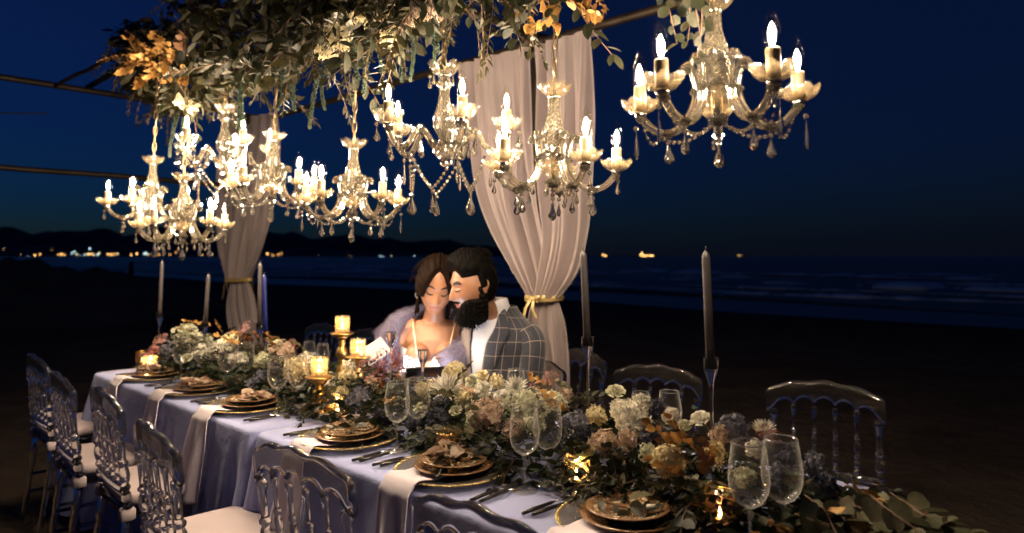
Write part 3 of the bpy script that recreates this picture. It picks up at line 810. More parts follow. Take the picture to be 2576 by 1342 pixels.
    g = MB(); ros = [(.049, 0, .0), (.122, 0, -.09), (.190, 0, -.044)] if pressed else [(.092, 0, .044), (.148, 0, -.022), (.204, 0, .030), (.045, 0, .0)]
    if pressed: ros.append((.070, 0, .060))
    rosette(g, (0, 0, 0), .0120); ros_me = g.mesh('rosette', False); ros_me.materials.append(M['crystal'])
    ld = bpy.data.lights.new('bulb_light', 'POINT'); ld.energy = LAMP_W; ld.color = (1, .80, .56); ld.shadow_soft_size = .009
    n_arm = 5
    for k in range(n_arm):
        a = 2 * math.pi * k / n_arm
        am = ob('arm', arm_me, None, t, (0, 0, 0), (0, 0, a))
        for nm, me in (('drip_pan', pan_me), ('candle_sleeve', sl_me), ('pan_fitting', fit_me), ('bulb', bulb_me), ('filament', fil_me)): ob(nm, me, None, am)
        for c in ros: ob('rosette', ros_me, None, am, c)
        lo = bpy.data.objects.new('bulb_light', ld); COL.objects.link(lo); lo.parent = am; lo.location = (pr_, 0, zb + .032)
        def at(r, z, off=0.0): return (r * math.cos(a + off), r * math.sin(a + off), z)
        if style == 'strings':
            beads(catenary(at(.185, -.058), at(.018, -.080), .045, 14), .0052, t)
            beads(catenary(at(.185, -.05, .06), at(.135, -.085, .10), .045, 8), .0045, t)
            ob('crystal_drop', DROP, None, t, at(.122, -.118), (0, 0, a))
            ob('crystal_drop', SPEAR, None, t, at(.206, -.075), (0, 0, a + .6))
        elif style == 'drops':
            ob('crystal_drop', DROP, None, t, at(.122, -.122), (0, 0, a)); ob('crystal_drop', DROPS, None, t, at(.2, -.068, .05), (0, 0, a))
            for q in (-.16, .16): ob('crystal_drop', DROPS, None, t, at(.115, -.108, q), (0, 0, a + q))
            ob('crystal_drop', DROPS, None, t, at(.06, -.075, .5), (0, 0, a + 1))
        else:
            b_ = a + 2 * math.pi / n_arm; e = (.13 * math.cos(b_), .13 * math.sin(b_), -.045)
            st = at(.13, -.045); md = ((st[0] + e[0]) / 2, (st[1] + e[1]) / 2, -.155)
            half1 = catenary(st, md, .012, 9); half2 = catenary(md, e, .012, 9)
            beads(half1 + half2[1:], .0062, t)
            ob('crystal_drop', DROPB, None, t, (md[0], md[1], -.176), (0, 0, a + .6))
            ob('crystal_drop', SPEAR, None, t, at(.15, -.075), (0, 0, a)); ob('crystal_drop', DROP, None, t, at(.246, .030), (0, 0, a)); ob('crystal_drop', DROP, None, t, at(.20, .0, .22), (0, 0, a))
            ob('crystal_drop', DROP, None, t, at(.095, .005, .05), (0, 0, a)); ob('crystal_drop', DROPS, None, t, at(.052, top - .035, .3), (0, 0, a))
    if pressed:
        beads([(0, 0, -.082 - .013 * k) for k in range(3)], .0072, t, 'pendant_beads'); ob('crystal_drop', DROPB, None, t, (0, 0, -.128))
        g = MB(); rosette(g, (0, 0, -.072), .018, 11); g.build('pendant_rosette', M['crystal'], t, False)
    return t
PROTO = {}
def chandelier(style, px, py, Y, rot, z_chain, label):
    p = py_(px, py, Y); face = math.atan2(-p[0], -p[1])           # azimuth towards the camera
    az = math.atan2(-p[1], -p[0])
    if style not in PROTO:
        o = chandelier_proto(style); PROTO[style] = snapshot(o); r = o
        r.location = p; r.rotation_euler = (0, 0, az + rot); tag(r, label, None, 'crystal chandeliers above the table')
    else: r = copy_tree(PROTO[style], Vector(p), az + rot, label, 'crystal chandeliers above the table')
    top = .215 if style != 'clear' else .255
    r.rotation_euler = (R(rng.uniform(-1.6, 1.6)), R(rng.uniform(-1.6, 1.6)), az + rot)
    k = 0; z = top + .02
    while p[2] + z < z_chain:
        ob('chain_link', LINK, None, r, (0, 0, z), (0, 0, (k % 2) * math.pi / 2 + .3)); z += .0415; k += 1
    g = MB(); n = 40; h = z_chain - p[2] - top
    g.tube([(.006 * math.sin(9 * t * h * 4), .006 * math.cos(7 * t * h * 4), top + h * t) for t in np.linspace(0, 1, n)], .0026, 6); g.build('flex_cord', M['brass'], r)
    return r
chandelier('drops', 1392, 400, 2.0, R(27), 2.66, 'chandelier with hanging drops directly in front of the wide curtain')
chandelier('strings', 1803, 225, 1.55, R(36), 2.66, 'largest and nearest chandelier, alone against the dark sky')
chandelier('strings', 887, 492, 2.68, R(-37), 2.66, 'chandelier with bead strings hanging lowest near the middle of the row')
chandelier('strings', 685, 457, 3.05, R(-38), 2.66, 'chandelier with bead strings in front of the far tied curtain')
chandelier('clear', 1118, 362, 2.2, R(15), 2.66, 'clear scalloped chandelier with long looping bead garlands')
chandelier('clear', 563, 402, 3.2, R(22), 2.66, 'clear scalloped chandelier tucked high under the hanging foliage')
chandelier('drops', 460, 556, 3.15, R(-37), 2.66, 'small chandelier hanging lowest at the far end of the row')
chandelier('drops', 380, 506, 3.4, R(-25), 2.66, 'chandelier furthest out at the far end against the sky')

# ------------------------------------------------------------------ tableware
def mat_plate():
    m, nt, b, L = nodes('brown transferware')
    tc = nt.nodes.new('ShaderNodeTexCoord'); sp = nt.nodes.new('ShaderNodeSeparateXYZ'); L.new(tc.outputs['Object'], sp.inputs[0])
    def mth(op, a, b_=None):
        n = nt.nodes.new('ShaderNodeMath'); n.operation = op
        for i, q in enumerate((a, b_)):
            if q is None: continue
            if isinstance(q, (int, float)): n.inputs[i].default_value = q
            else: L.new(q, n.inputs[i])
        return n.outputs[0]
    r = mth('SQRT', mth('ADD', mth('MULTIPLY', sp.outputs[0], sp.outputs[0]), mth('MULTIPLY', sp.outputs[1], sp.outputs[1])))
    n1 = noise(nt, 75, 4, .7); n2 = noise(nt, 34, 3, .6); n2.inputs['Distortion'].default_value = 1.2
    vor = nt.nodes.new('ShaderNodeTexVoronoi'); vor.inputs['Scale'].default_value = 130; L.new(tc.outputs['Object'], vor.inputs['Vector'])
    band = ramp(nt, mth('DIVIDE', r, .12), [(.0, (.25,) * 3), (.40, (.28,) * 3), (.52, (.02,) * 3), (.56, (.45,) * 3), (.60, (.10,) * 3), (.74, (.42,) * 3), (.78, (.52,) * 3), (.86, (.30,) * 3), (.93, (.55,) * 3), (1.0, (.4,) * 3)])
    pat = mth('ADD', mth('MULTIPLY', n1.outputs[0], .55), mth('ADD', mth('MULTIPLY', n2.outputs[0], .55), mth('MULTIPLY', vor.outputs['Distance'], .25)))
    s = mth('ADD', mth('MULTIPLY', band.outputs[0], .55), pat)
    c = ramp(nt, s, [(.69, (.74, .62, .45)), (.75, (.58, .43, .27)), (.80, (.19, .10, .05)), (.95, (.26, .14, .07))])
    L.new(c.outputs[0], b.inputs['Base Color']); b.inputs['Roughness'].default_value = .16; b.inputs['Coat Weight'].default_value = .4
    return m
M['plate'] = mat_plate()
def mat_charger():
    m, nt, b, L = nodes('ribbed charger glass')
    b.inputs['Base Color'].default_value = (.20, .19, .19, 1); b.inputs['Roughness'].default_value = .18
    n = noise(nt, 40, 4, .6, 'Object', (1, 6, 1)); bump(nt, b, n.outputs[0], .6, .004)
    t = nt.nodes.new('ShaderNodeBsdfTransparent'); t.inputs[0].default_value = (.8, .8, .82, 1)
    mx = mix_shader(nt, .45, b.outputs[0], t.outputs[0]); L.new(mx.outputs[0], nt.nodes['Material Output'].inputs[0]); return m
M['charger'] = mat_charger()
def build_charger():
    t = thing('charger_plate', 'charger', 'charger plate')
    g = MB(); g.lathe([(.001, .004), (.10, .004), (.125, .006), (.150, .012), (.162, .016), (.162, .019), (.148, .016), (.12, .010), (.10, .008), (.001, .008)], 72, caps=False); g.build('glass_disc', M['charger'], t)
    g = MB(); n = 72
    for i in range(n):
        a = 2 * math.pi * i / n; g.ball((.163 * math.cos(a), .163 * math.sin(a), .018), (.0072 * (1 if i % 2 else .7), .0045, .0032), 6, 4)
    g.build('gold_rim', M['goldrim'], t); return t
def plate_mesh(R_, name):
    g = MB(); pr = [(.001, .004), (R_ * .50, .004), (R_ * .56, .003), (R_ * .62, .006), (R_ * .84, .0125), (R_, .0165), (R_ * .995, .019), (R_ * .84, .0155), (R_ * .62, .0095), (R_ * .58, .0075), (.001, .007)]
    g.lathe(pr, 72, caps=False, mod=lambda r, z, a, j, i: r * (1 + .012 * (r / R_) ** 3 * abs(math.sin(6 * a)) ** .5)); me = g.mesh(name); me.materials.append(M['plate']); return me
PL1, PL2 = plate_mesh(.114, 'dinner_plate'), plate_mesh(.097, 'side_plate')
def fork():
    t = thing('fork', 'fork', 'fork')
    g = MB(); g.tube([(0, -.100, .006), (0, -.06, .0065), (0, 0, .006), (0, .012, .006)], [(.0045, .0052), (.005, .006), (.004, .0045), (.0028, .0032)], 10); g.build('handle', M['handle'], t)
    g = MB(); g.tube([(0, .010, .006), (0, .045, .005), (0, .060, .005), (0, .074, .004)], [(.0022, .003), (.002, .003), (.0016, .009), (.0014, .0115)], 8, up=(0, 0, 1)); g.build('neck', M['steel'], t)
    for k in range(4):
        x = -.0093 + .0062 * k; g = MB(); g.tube([(x, .072, .004), (x, .092, .0035), (x, .112, .006), (x, .118, .008)], [(.0012, .0017), (.0012, .0016), (.001, .0013), (.0005, .0006)], 6); g.build('tine', M['steel'], t)
    return t
def knife():
    t = thing('knife', 'knife', 'knife')
    g = MB(); g.tube([(0, -.105, .006), (0, -.06, .0065), (0, 0, .006), (0, .006, .006)], [(.0045, .0055), (.005, .0062), (.0042, .005), (.003, .004)], 10); g.build('handle', M['handle'], t)
    g = MB(); g.tube([(0, .005, .005), (.001, .03, .004), (.002, .08, .004), (.001, .108, .004), (-.003, .120, .004)], [(.0018, .005), (.0012, .0085), (.0011, .009), (.001, .006), (.0006, .0012)], 8); g.build('blade', M['steel'], t)
    return t
def napkin_mesh(seed, hang):
    rs = np.random.default_rng(seed); g = MB(); w = .125; ph = rs.uniform(0, 6)
    def fn(s, t):
        x = (s - .5) * w; d = t * (.19 + hang)
        flare = 1.0
        if d < .17:
            y = .175 - d; z = .0135 + .0105 * max(0, 1 - abs(y - .005) / .05) + .0012 * math.sin(8 * s + ph)
        else:
            q = min(1, (d - .17) / .04); ang = q * math.pi / 2; rr = .028
            y = .005 - rr * math.sin(ang); z = -rr * (1 - math.cos(ang)) + .0240
            if d > .21:
                h = d - .21; z -= h; y -= .012 + .13 * h; flare = 1 + .38 * h / max(hang, .1)
                y += (.010 + .05 * h) * math.sin(3.2 * s * math.pi + ph) * min(1, h * 9) * .55; x += .02 * math.sin(ph) * h * 3
        return (x * flare, y, z)
    g.grid(fn, 26, 44)
    vs = g.v; n = len(vs); me_f = list(g.f)
    return g
W_OFF = .012
def wineglass_meshes():
    g = MB(); pr = cat_rom([(.0045, .092), (.012, .096), (.026, .106), (.036, .124), (.0405, .146), (.0395, .172), (.0355, .200), (.0325, .222)], 5); g.lathe([tuple(p) for p in pr], 36, caps=False); bowl = g.mesh('bowl'); bowl.materials.append(M['wineglass'])
    g = MB(); g.tube([(.0325 * math.cos(a), .0325 * math.sin(a), .222) for a in np.linspace(0, 2 * math.pi, 33)], .0014, 6, False); rim = g.mesh('rim'); rim.materials.append(M['glassrim'])
    g = MB(); g.lathe([(.0362, 0.0), (.0362, .0015), (.030, .003), (.014, .006), (.006, .010), (.0036, .018), (.0033, .06), (.0036, .084), (.006, .093), (.010, .096)], 28); st = g.mesh('stem'); st.materials.append(M['glassfoot'])
    return bowl, rim, st
WG = wineglass_meshes()
def wine_glass(u, v, label, group, s=1.0):
    t = thing('wine_glass', label, 'wine glass', W(u, v, TZ + .003), float(rng.uniform(0, 6)), group)
    ob('bowl', WG[0], None, t, None, None, s); ob('stem', WG[2], None, t, None, None, s); ob('rim', WG[1], None, t, None, None, s); return t

def sprig_leaf(kind):
    """one folded, drooping blade along +x, unit length"""
    n = 5; v = []; f = []
    wid = {'lance': lambda t: .16 * math.sin(math.pi * min(1, t * .97 + .03)) ** .8, 'round': lambda t: .44 * math.sqrt(max(0, 1 - (2 * t - 1) ** 2)) + .01, 'oval': lambda t: .27 * math.sin(math.pi * min(1, t * .96 + .04)) ** .75, 'gold': lambda t: .42 * math.sin(math.pi * min(1, (t * .94 + .06)) ** .8) + .01}[kind]
    for i in range(n + 1):
        t = i / n; w = wid(t); z = -.10 * t * t
        wob = .06 * math.sin(7 * t) if kind == 'gold' else 0
        v += [(t, w, z + w * .28 + wob), (t, 0, z), (t, -w, z + w * .28 - wob)]
    for i in range(n):
        a = 3 * i; f += [(a, a + 1, a + 4, a + 3), (a + 1, a + 2, a + 5, a + 4)]
    return np.array(v), f
LEAF = {k: sprig_leaf(k) for k in ('lance', 'round', 'oval', 'gold')}
def basis(d, roll, up=(0, 0, 1)):
    d = np.array(d, float); d /= np.linalg.norm(d); u = np.array(up, float)
    s = np.cross(u, d)
    if np.linalg.norm(s) < 1e-3: s = np.cross((1, 0, 0), d)
    s /= np.linalg.norm(s); n = np.cross(d, s)
    c, q = math.cos(roll), math.sin(roll)
    return np.stack([d, s * c + n * q, n * c - s * q], 1)
def put_leaf(g, kind, p, d, size, roll=0.0, up=(0, 0, 1)):
    v, f = LEAF[kind]; B = basis(d, roll, up); g.add((v * size) @ B.T + np.array(p), f)
def sprig(kind, seed, L_=.30, nl=14, size=.06, droop=.5):
    """stem along +x bending down, leaves in pairs; returns (stem, leaves) builders"""
    rs = np.random.default_rng(seed); g = MB(); st = MB()
    pts = [np.array((L_ * t, .05 * L_ * math.sin(4 * t + seed), -droop * L_ * t * t * .6)) for t in np.linspace(0, 1, 8)]
    st.tube(pts, [.0022 * (1 - .6 * t) for t in np.linspace(0, 1, 8)], 5)
    for k in range(nl):
        t = .10 + .9 * k / (nl - 1); i = min(6, int(t * 7)); q = pts[i] + (pts[i + 1] - pts[i]) * (t * 7 - i)
        side = 1 if k % 2 else -1; tan = pts[min(7, i + 1)] - pts[i]; tan /= np.linalg.norm(tan)
        d = tan * rs.uniform(.5, 1.1) + np.array((0, side * rs.uniform(.5, 1.0), rs.uniform(-.5, .6)))
        put_leaf(g, kind, q, d, size * rs.uniform(.7, 1.15) * (1 - .35 * t), rs.uniform(-.9, .9))
    if kind != 'round': put_leaf(g, kind, pts[-1], pts[-1] - pts[-2], size * .7, rs.uniform(-1, 1))
    return st, g
def sprig_mesh(name, kind, mat, seed, **k):
    st, g = sprig(kind, seed, **k); nv = len(st.f); st.add(g.v, g.f); me = st.mesh(name); me.materials.append(M[mat]); me.materials.append(M['twig'])
    me.polygons.foreach_set('material_index', [1] * nv + [0] * (len(me.polygons) - nv)); return me
SPR = {'olive': [sprig_mesh('olive_branch', 'lance', 'leaf_olive', s, L_=.30, nl=26, size=.056) for s in range(5)],
       'euca': [sprig_mesh('eucalyptus_branch', 'round', 'leaf_euca', s + 10, L_=.28, nl=11, size=.055) for s in range(4)],
       'oval': [sprig_mesh('gum_leaf_branch', 'oval', 'leaf_euca', s + 20, L_=.28, nl=11, size=.075) for s in range(4)],
       'dark': [sprig_mesh('evergreen_sprig', 'oval', 'leaf_dark', s + 30, L_=.20, nl=15, size=.048) for s in range(5)],
       'fern': [sprig_mesh('fern_sprig', 'lance', 'leaf_dark', s + 40, L_=.17, nl=30, size=.034) for s in range(3)],
       'euca_lit': [sprig_mesh('lit_eucalyptus_branch', 'round', 'leaf_euca_lit', s + 70, L_=.26, nl=9, size=.066, droop=.25) for s in range(4)],  # eucalyptus branches with the lamplight painted into the leaf colour
       'gold': [sprig_mesh('gilded_branch', 'gold', 'leaf_gold', s + 50, L_=.15, nl=7, size=.062, droop=.2) for s in range(3)],
       'bronze': [sprig_mesh('bronze_branch', 'gold', 'leaf_brown', s + 60, L_=.14, nl=7, size=.055, droop=.2) for s in range(3)]}

# place settings along the near side
sets = [(.438, .155, 'furthest place setting'), (.972, .158, 'second place setting'), (1.464, .158, 'place setting just before the table seam'), (2.197, .15, 'first place setting on the near table'),
        (2.708, .16, 'place setting in the bottom middle'), (3.292, .18, 'nearest place setting at the bottom edge')]
WHERE = ['at the far table end', 'second from the far end', 'just left of the cloth seam', 'just right of the cloth seam', 'at the middle of the near table', 'at the very front']
CH = snapshot(build_charger()); FO = snapshot(fork()); KN = snapshot(knife()); used = {}
def placed(snap, loc, rz, label, group):
    k = id(snap)
    if k not in used:
        used[k] = 1; r = snap[0]; r.location = loc; r.rotation_euler = (0, 0, rz); tag(r, label, None, group); return r
    return copy_tree(snap, loc, rz, label, group)
TOP = TZ + .003
for i, (u, v, _) in enumerate(sets):
    w = WHERE[i]
    placed(CH, W(u, v, TOP), TH + .2 * i, 'glass charger with gold beaded rim ' + w, 'gold rimmed chargers')
    o = ob('dinner_plate', PL1, None, None, W(u + .002, v + .004, TOP + .0125), (0, 0, TH + i)); tag(o, 'larger brown patterned plate of the stack ' + w, 'plate', 'brown patterned dinner plates')
    o = ob('side_plate', PL2, None, None, W(u - .002, v + .006, TOP + .0270), (R(1), R(.6), TH + 2 * i)); tag(o, 'smaller brown patterned plate on top of the stack ' + w, 'plate', 'brown patterned side plates')
    for q, (du, nm) in enumerate(((-.215, 'outer'), (-.19, 'inner'))):
        placed(FO, W(u + du, v - .02 + .012 * q, TOP), TH + R(-3 - 2 * q), f'{nm} dark handled fork left of the plates ' + w, 'dark handled forks')
    for q, (du, nm) in enumerate(((.20, 'inner'), (.226, 'outer'))):
        placed(KN, W(u + du, v - .02 + .012 * q, TOP), TH + R(4 - 2 * q), f'{nm} dark handled knife right of the plates ' + w, 'dark handled knives')
    g = napkin_mesh(40 + i, [.17, .30, .34, .34, .40, .40][i])
    o = g.build('napkin', M['napkin'], None, loc=W(u - .02 + (.0 if i < 3 else .0), .0, TOP + .0195 - .0195), rot=(0, 0, TH + R(-2 + (i * 37) % 5)))
    md = o.modifiers.new('thick', 'SOLIDIFY'); md.thickness = .003
    tag(o, 'pale folded napkin hanging over the table edge ' + w, 'napkin', 'napkins hanging from the place settings')
    # a dried posy on every top plate
    t = thing('leaf_posy', 'small dried leaf and feather posy on the plate ' + w, 'posy', W(u - .005, v + .0, TOP + .0465), TH + i * 1.3, 'posies on the plates')
    rs = np.random.default_rng(70 + i)
    st, g = sprig('lance' if i in (1, 5) else 'oval', 80 + i, .17, 9, .062, .1); st.build('stem', M['twig'], t, loc=(-.08, 0, 0)); g.build('leaves', M['leaf_olive'] if i % 2 else M['leaf_euca'], t, loc=(-.08, 0, .002))
    if i in (0, 1, 2, 4):
        g = MB()
        for k in range(16):
            a = k * 2.4; put_leaf(g, 'gold', (-.02 + .015 * math.cos(a), -.02 + .015 * math.sin(a), .004), (math.cos(a), math.sin(a), rs.uniform(.0, .6)), rs.uniform(.035, .06), rs.uniform(-1, 1))
        g.build('feather_flower', M['pt_beige'], t)
    else:
        g = MB(); g.lathe([(.006, 0), (.0065, .004), (.0065, .020), (.004, .023)], 10, (.05, .01, .002), ax=Matrix.Rotation(R(80), 3, 'Y')); g.build('seed_pod', M['pt_white'], t)
# wine glasses on the near side
near_g = [(1616e-3, .198, 'left of the pair standing beside the seam between the cloths'), (1.657, .264, 'right of the pair standing beside the seam between the cloths'), (2.415, .185, 'left of the pair in front of the burgundy flowers'), (2.421, .265, 'right of the pair in front of the burgundy flowers'),
          (2.957, .196, 'front one of the pair beside the brightest amber votive'), (2.97, .277, 'rear one of the pair beside the brightest amber votive'), (1.074, .237, 'left of the pair behind the second place setting'), (1.10, .31, 'right of the pair behind the second place setting'),
          (.665, .191, 'front one of the pair near the far table end'), (.70, .275, 'rear one of the pair near the far table end')]
for u, v, l in near_g: wine_glass(u, v, 'empty wine glass, ' + l, 'wine glasses on the near side')
for x, y, l in ((1882, 1118, 'front of the pair by the dark votive'), (1965, 1108, 'rear one of the pair by the dark votive')):
    u, v, z = pv(x, y, .225 if x < 1900 else .30); wine_glass(u, v, 'empty wine glass, ' + l, 'wine glasses on the near side', (z - TZ) / .222 if .19 < z - TZ < .27 else 1.0)
for x, y, l in ((1243, 938, "left of the two rims before the man's jacket"), (1298, 932, "right of the two rims before the man's jacket"), (1612, 990, 'left of the two before the empty far chair'), (1684, 988, 'right of the two before the empty far chair'),
                (812, 872, 'right of the two by the tall gold candlestick'), (778, 876, 'left of the two by the tall gold candlestick'), (925, 899, 'left of the two before the woman'), (1025, 900, 'right of the two before the woman')):
    u, v, z = pv(x, y, .73); wine_glass(u, v, 'empty wine glass across the table, ' + l, 'wine glasses on the far side', max(.8, min(1.15, (z - TZ) / .222)))

# tapers in tall glass holders
def taper(x_top, y_top, x_cup, y_cup, v, cl, label, hgroup, wax='wax_grey', holder_label=None):
    u, _, zc = pv(x_cup, y_cup, v); base = W(u, v, TOP); h = zc - TZ
    t = thing('candle_holder', holder_label, 'candle holder', base, 0, 'tall tulip glass candle holders')
    g = MB(); pr = cat_rom([(.0375, 0), (.036, .004), (.012, .010), (.0045, .03), (.0045, h * .55), (.006, h - .075), (.012, h - .050), (.018, h - .028), (.0195, h)], 5); g.lathe([tuple(q) for q in pr], 24); g.build('glass_stem', M['acrylic'], t)
    g = MB(); g.tube([(.0195 * math.cos(a), .0195 * math.sin(a), h) for a in np.linspace(0, 2 * math.pi, 25)], .0014, 6, False); g.build('cup_rim', M['acrylic'], t)
    if cl:
        ut, vt, zt = pv(x_top, y_top, v); top = W(ut, vt, zt); bot = Vector((base.x, base.y, zc - .022))
        c = thing('taper_candle', label, 'candle', bot, 0, hgroup); d = top - bot
        g = MB(); L_ = d.length; g.tube([d * q for q in (0, .5, .93, .955, .985, 1.0)], [.0118, .0113, .0108, .0100, .0052, .0015], 16); g.build('wax', M[wax], c)
        g = MB(); g.tube([d, d + Vector((.001, 0, .010))], .0012, 5); g.build('wick', M['wick'], c)
taper(408, 655, 402, 790, .30, 1, 'unlit grey taper candle furthest left at the table end', 'grey taper candles', holder_label='clear tulip holder of the furthest left candle')
taper(525, 690, 516, 812, .38, 1, 'shortest unlit grey taper candle, standing above the gold leaves', 'grey taper candles', holder_label='clear tulip holder among the gold leaves')
taper(655, 660, 653, 815, .50, 1, 'unlit grey taper candle directly behind the blue one', 'grey taper candles', holder_label='clear tulip holder behind the blue candle')
taper(665, 690, 669, 838, .43, 1, 'only cobalt blue taper candle, in front of the far curtain', None, 'wax_blue', holder_label='clear tulip holder carrying the blue candle')
taper(1467, 630, 1478, 852, .50, 1, 'unlit grey taper candle at the right edge of the wide curtain', 'grey taper candles', holder_label='clear tulip holder right of the wide curtain')
taper(1775, 630, 1788, 905, .45, 1, 'tallest unlit grey taper candle standing against the dark beach', 'grey taper candles', holder_label='clear tulip holder of the tallest candle on the right')
taper(0, 0, 985, 838, .62, 0, '', None, holder_label="empty tulip glass holder before the woman's fur sleeve")
taper(0, 0, 1064, 882, .52, 0, '', None, holder_label="empty tulip glass holder in front of the woman's white dress")

# votives and gold candlesticks
def votive(loc, s, label, mat='votive', lit=6.0, r=.036, h=.082):
    t = thing('votive_holder', label, 'votive', loc, float(rng.uniform(0, 3)), 'cut glass votive holders')
    g = MB(); pr = [(r * .88, 0), (r * .94, .004)] + [(r * (.94 + .06 * q), .004 + (h - .006) * q) for q in np.linspace(.05, 1, 13)]
    def mod(rr, z, a, j, i): return rr * (1 + (.035 if (i + j) % 2 else -.02) * (1 if 1 < j < 13 else 0))
    g.lathe(pr, 24, caps=False, mod=mod); g.lathe([(.001, .006), (r * .86, .006), (r * .9, h)], 24, caps=False)
    g.build('glass_cup', M[mat], t, False, scale=s)
    g = MB(); g.tube([(r * math.cos(a), r * math.sin(a), h) for a in np.linspace(0, 2 * math.pi, 25)], .0012, 6, False); g.build('rim', M['acrylic'] if mat == 'votive' else M['goldrim'], t, scale=s)
    g = MB(); g.lathe([(.018, .007), (.019, .020), (.0185, .022), (.001, .0215)], 18); g.build('tealight', M['wax'], t, scale=s)
    g = MB(); g.lathe([(.0006, .022), (.0035, .026), (.0048, .031), (.0032, .040), (.0003, .050)], 10); g.build('flame', M['flame'], t, scale=s)
    ld = bpy.data.lights.new('flame_light', 'POINT'); ld.energy = lit * .12; ld.color = (1, .58, .24); ld.shadow_soft_size = .006
    lo = bpy.data.objects.new('flame_light', ld); COL.objects.link(lo); lo.parent = t; lo.location = (0, 0, .060 * s); return t
def votive_px(x, y, v, label, **k):
    u, _, z = pv(x, y, v); return votive(W(u, v, TOP), k.pop('s', 1.0), label, **k)
u, v, _ = pz(1433, 1232, TOP); votive(W(u, v + .03, TOP), 1.0, 'brightest amber votive beside the pair of wine glasses', lit=9)
u, v, _ = pz(832, 1052, TOP); votive(W(u, v + .03, TOP), 1.0, 'glowing clear votive on the cloth by the gold candlestick foot', lit=9)
u, v, _ = pz(1107, 1160, TOP); votive(W(u, v + .03, TOP), 1.0, 'dark unlit looking votive behind the middle place setting', 'votive_dark', .4)
u, v, _ = pz(1797, 1338, TOP); votive(W(u, v + .03, TOP), 1.0, 'dark smoky votive with a low flame among the gold leaves', 'votive_dark', 3)
u, v, _ = pz(362, 935, TOP); votive(W(u, v + .03, TOP), 1.0, 'glowing votive at the far left corner of the table', lit=9)
u, v, _ = pz(333, 922, TOP); votive(W(u, v + .05, TOP), .95, 'clear dark votive on the corner behind the glowing one', 'votive_dark', .3)
def candlestick(x_plate, y_plate, v, x_base, label, vl):
    u, _, zt = pv(x_plate, y_plate, v); h = zt - TZ
    t = thing('candlestick', label, 'candlestick', W(u, v, TOP), 0, 'gold turned candlesticks')
    P = [(.046, 0), (.045, .008), (.034, .018), (.022, .030), (.018, .036), (.024, .042), (.026, .052), (.019, .058)]
    n = max(1, int((h - .10) / .085)); z = .058; seg = (h - .10) / n
    for k in range(n): P += [(.016, z + seg * .05), (.024 + .004 * (k % 2), z + seg * .25), (.027, z + seg * .45), (.022, z + seg * .65), (.014, z + seg * .80), (.019, z + seg * .90), (.015, z + seg)]; z += seg
    P += [(.014, h - .036), (.022, h - .028), (.036, h - .018)]
    g = MB(); g.lathe([tuple(p) for p in P], 28); g.build('turned_stem', M['gold'], t)
    g = MB(); g.lathe([(.030, h - .020), (.052, h - .010), (.056, h - .002), (.053, h - .001), (.020, h - .004), (.001, h - .004)], 32, caps=False); g.build('drip_plate', M['gold'], t)
    votive(W(u, v, TOP + h - .003), .95, vl, lit=5)
candlestick(861, 838, .62, 0, 'tallest gold candlestick left of the seated woman', 'votive on top of the tallest gold candlestick')
candlestick(900, 897, .60, 0, 'middle gold candlestick half sunk in the flowers', 'votive on the middle gold candlestick beside the woman')
candlestick(803, 948, .315, 0, 'shortest gold candlestick with its foot on the cloth', 'votive on the shortest gold candlestick')

# ------------------------------------------------------------------ flower heads
def fib(n):
    out = []
    for k in range(n):
        z = 1 - 2 * (k + .5) / n; a = k * 2.39996; r = math.sqrt(1 - z * z); out.append((r * math.cos(a), r * math.sin(a), z))
    return out
def petal4(g, p, d, s, rs, n=4, curl=.35):
    B = basis(np.array(d) + rs.normal(0, .18, 3), rs.uniform(0, 6)); nz, ex, ey = B[:, 0], B[:, 1], B[:, 2]
    p = np.array(p)
    for k in range(n):
        a = 2 * math.pi * k / n + rs.uniform(-.2, .2); e = ex * math.cos(a) + ey * math.sin(a); t = -ex * math.sin(a) + ey * math.cos(a); q = s * rs.uniform(.8, 1.15)
        v = [p, p + e * q * .5 + t * q * .36 + nz * q * curl * .3, p + e * q * .98 + t * q * .16 + nz * q * curl * rs.uniform(-.4, 1), p + e * q * .98 - t * q * .16 + nz * q * curl * rs.uniform(-.4, 1), p + e * q * .5 - t * q * .36 + nz * q * curl * .3]
        g.add(v, [(0, 1, 2, 3), (0, 3, 4)])
def hydrangea(seed, n=120):
    """an uneven head: several loose puffs of four-petalled florets with gaps between"""
    rs = np.random.default_rng(seed); g = MB(); puffs = []
    for k in range(11):
        d = np.array(fib(14)[k]); d = d + rs.normal(0, .22, 3); d /= np.linalg.norm(d); puffs.append((d * rs.uniform(.42, .62), rs.uniform(.30, .48)))
    for c, r in puffs:
        for q in fib(15):
            e = np.array(q) + rs.normal(0, .2, 3); e /= np.linalg.norm(e); p = c + e * r * rs.uniform(.85, 1.1)
            if np.linalg.norm(p) < .5 or p[2] < -.5: continue
            petal4(g, p, e, .19 * rs.uniform(.75, 1.25), rs, 4, rs.uniform(.3, .9))
            if rs.uniform() < .3: g.ball(p, .022, 5, 3)
    g.ball((0, 0, -.05), (.50, .50, .46), 12, 8)
    for k in range(3):
        a = rs.uniform(0, 6.28); g.tube([(0, 0, -.3), (.5 * math.cos(a), .5 * math.sin(a), -.75)], .03, 5, False)
    return g
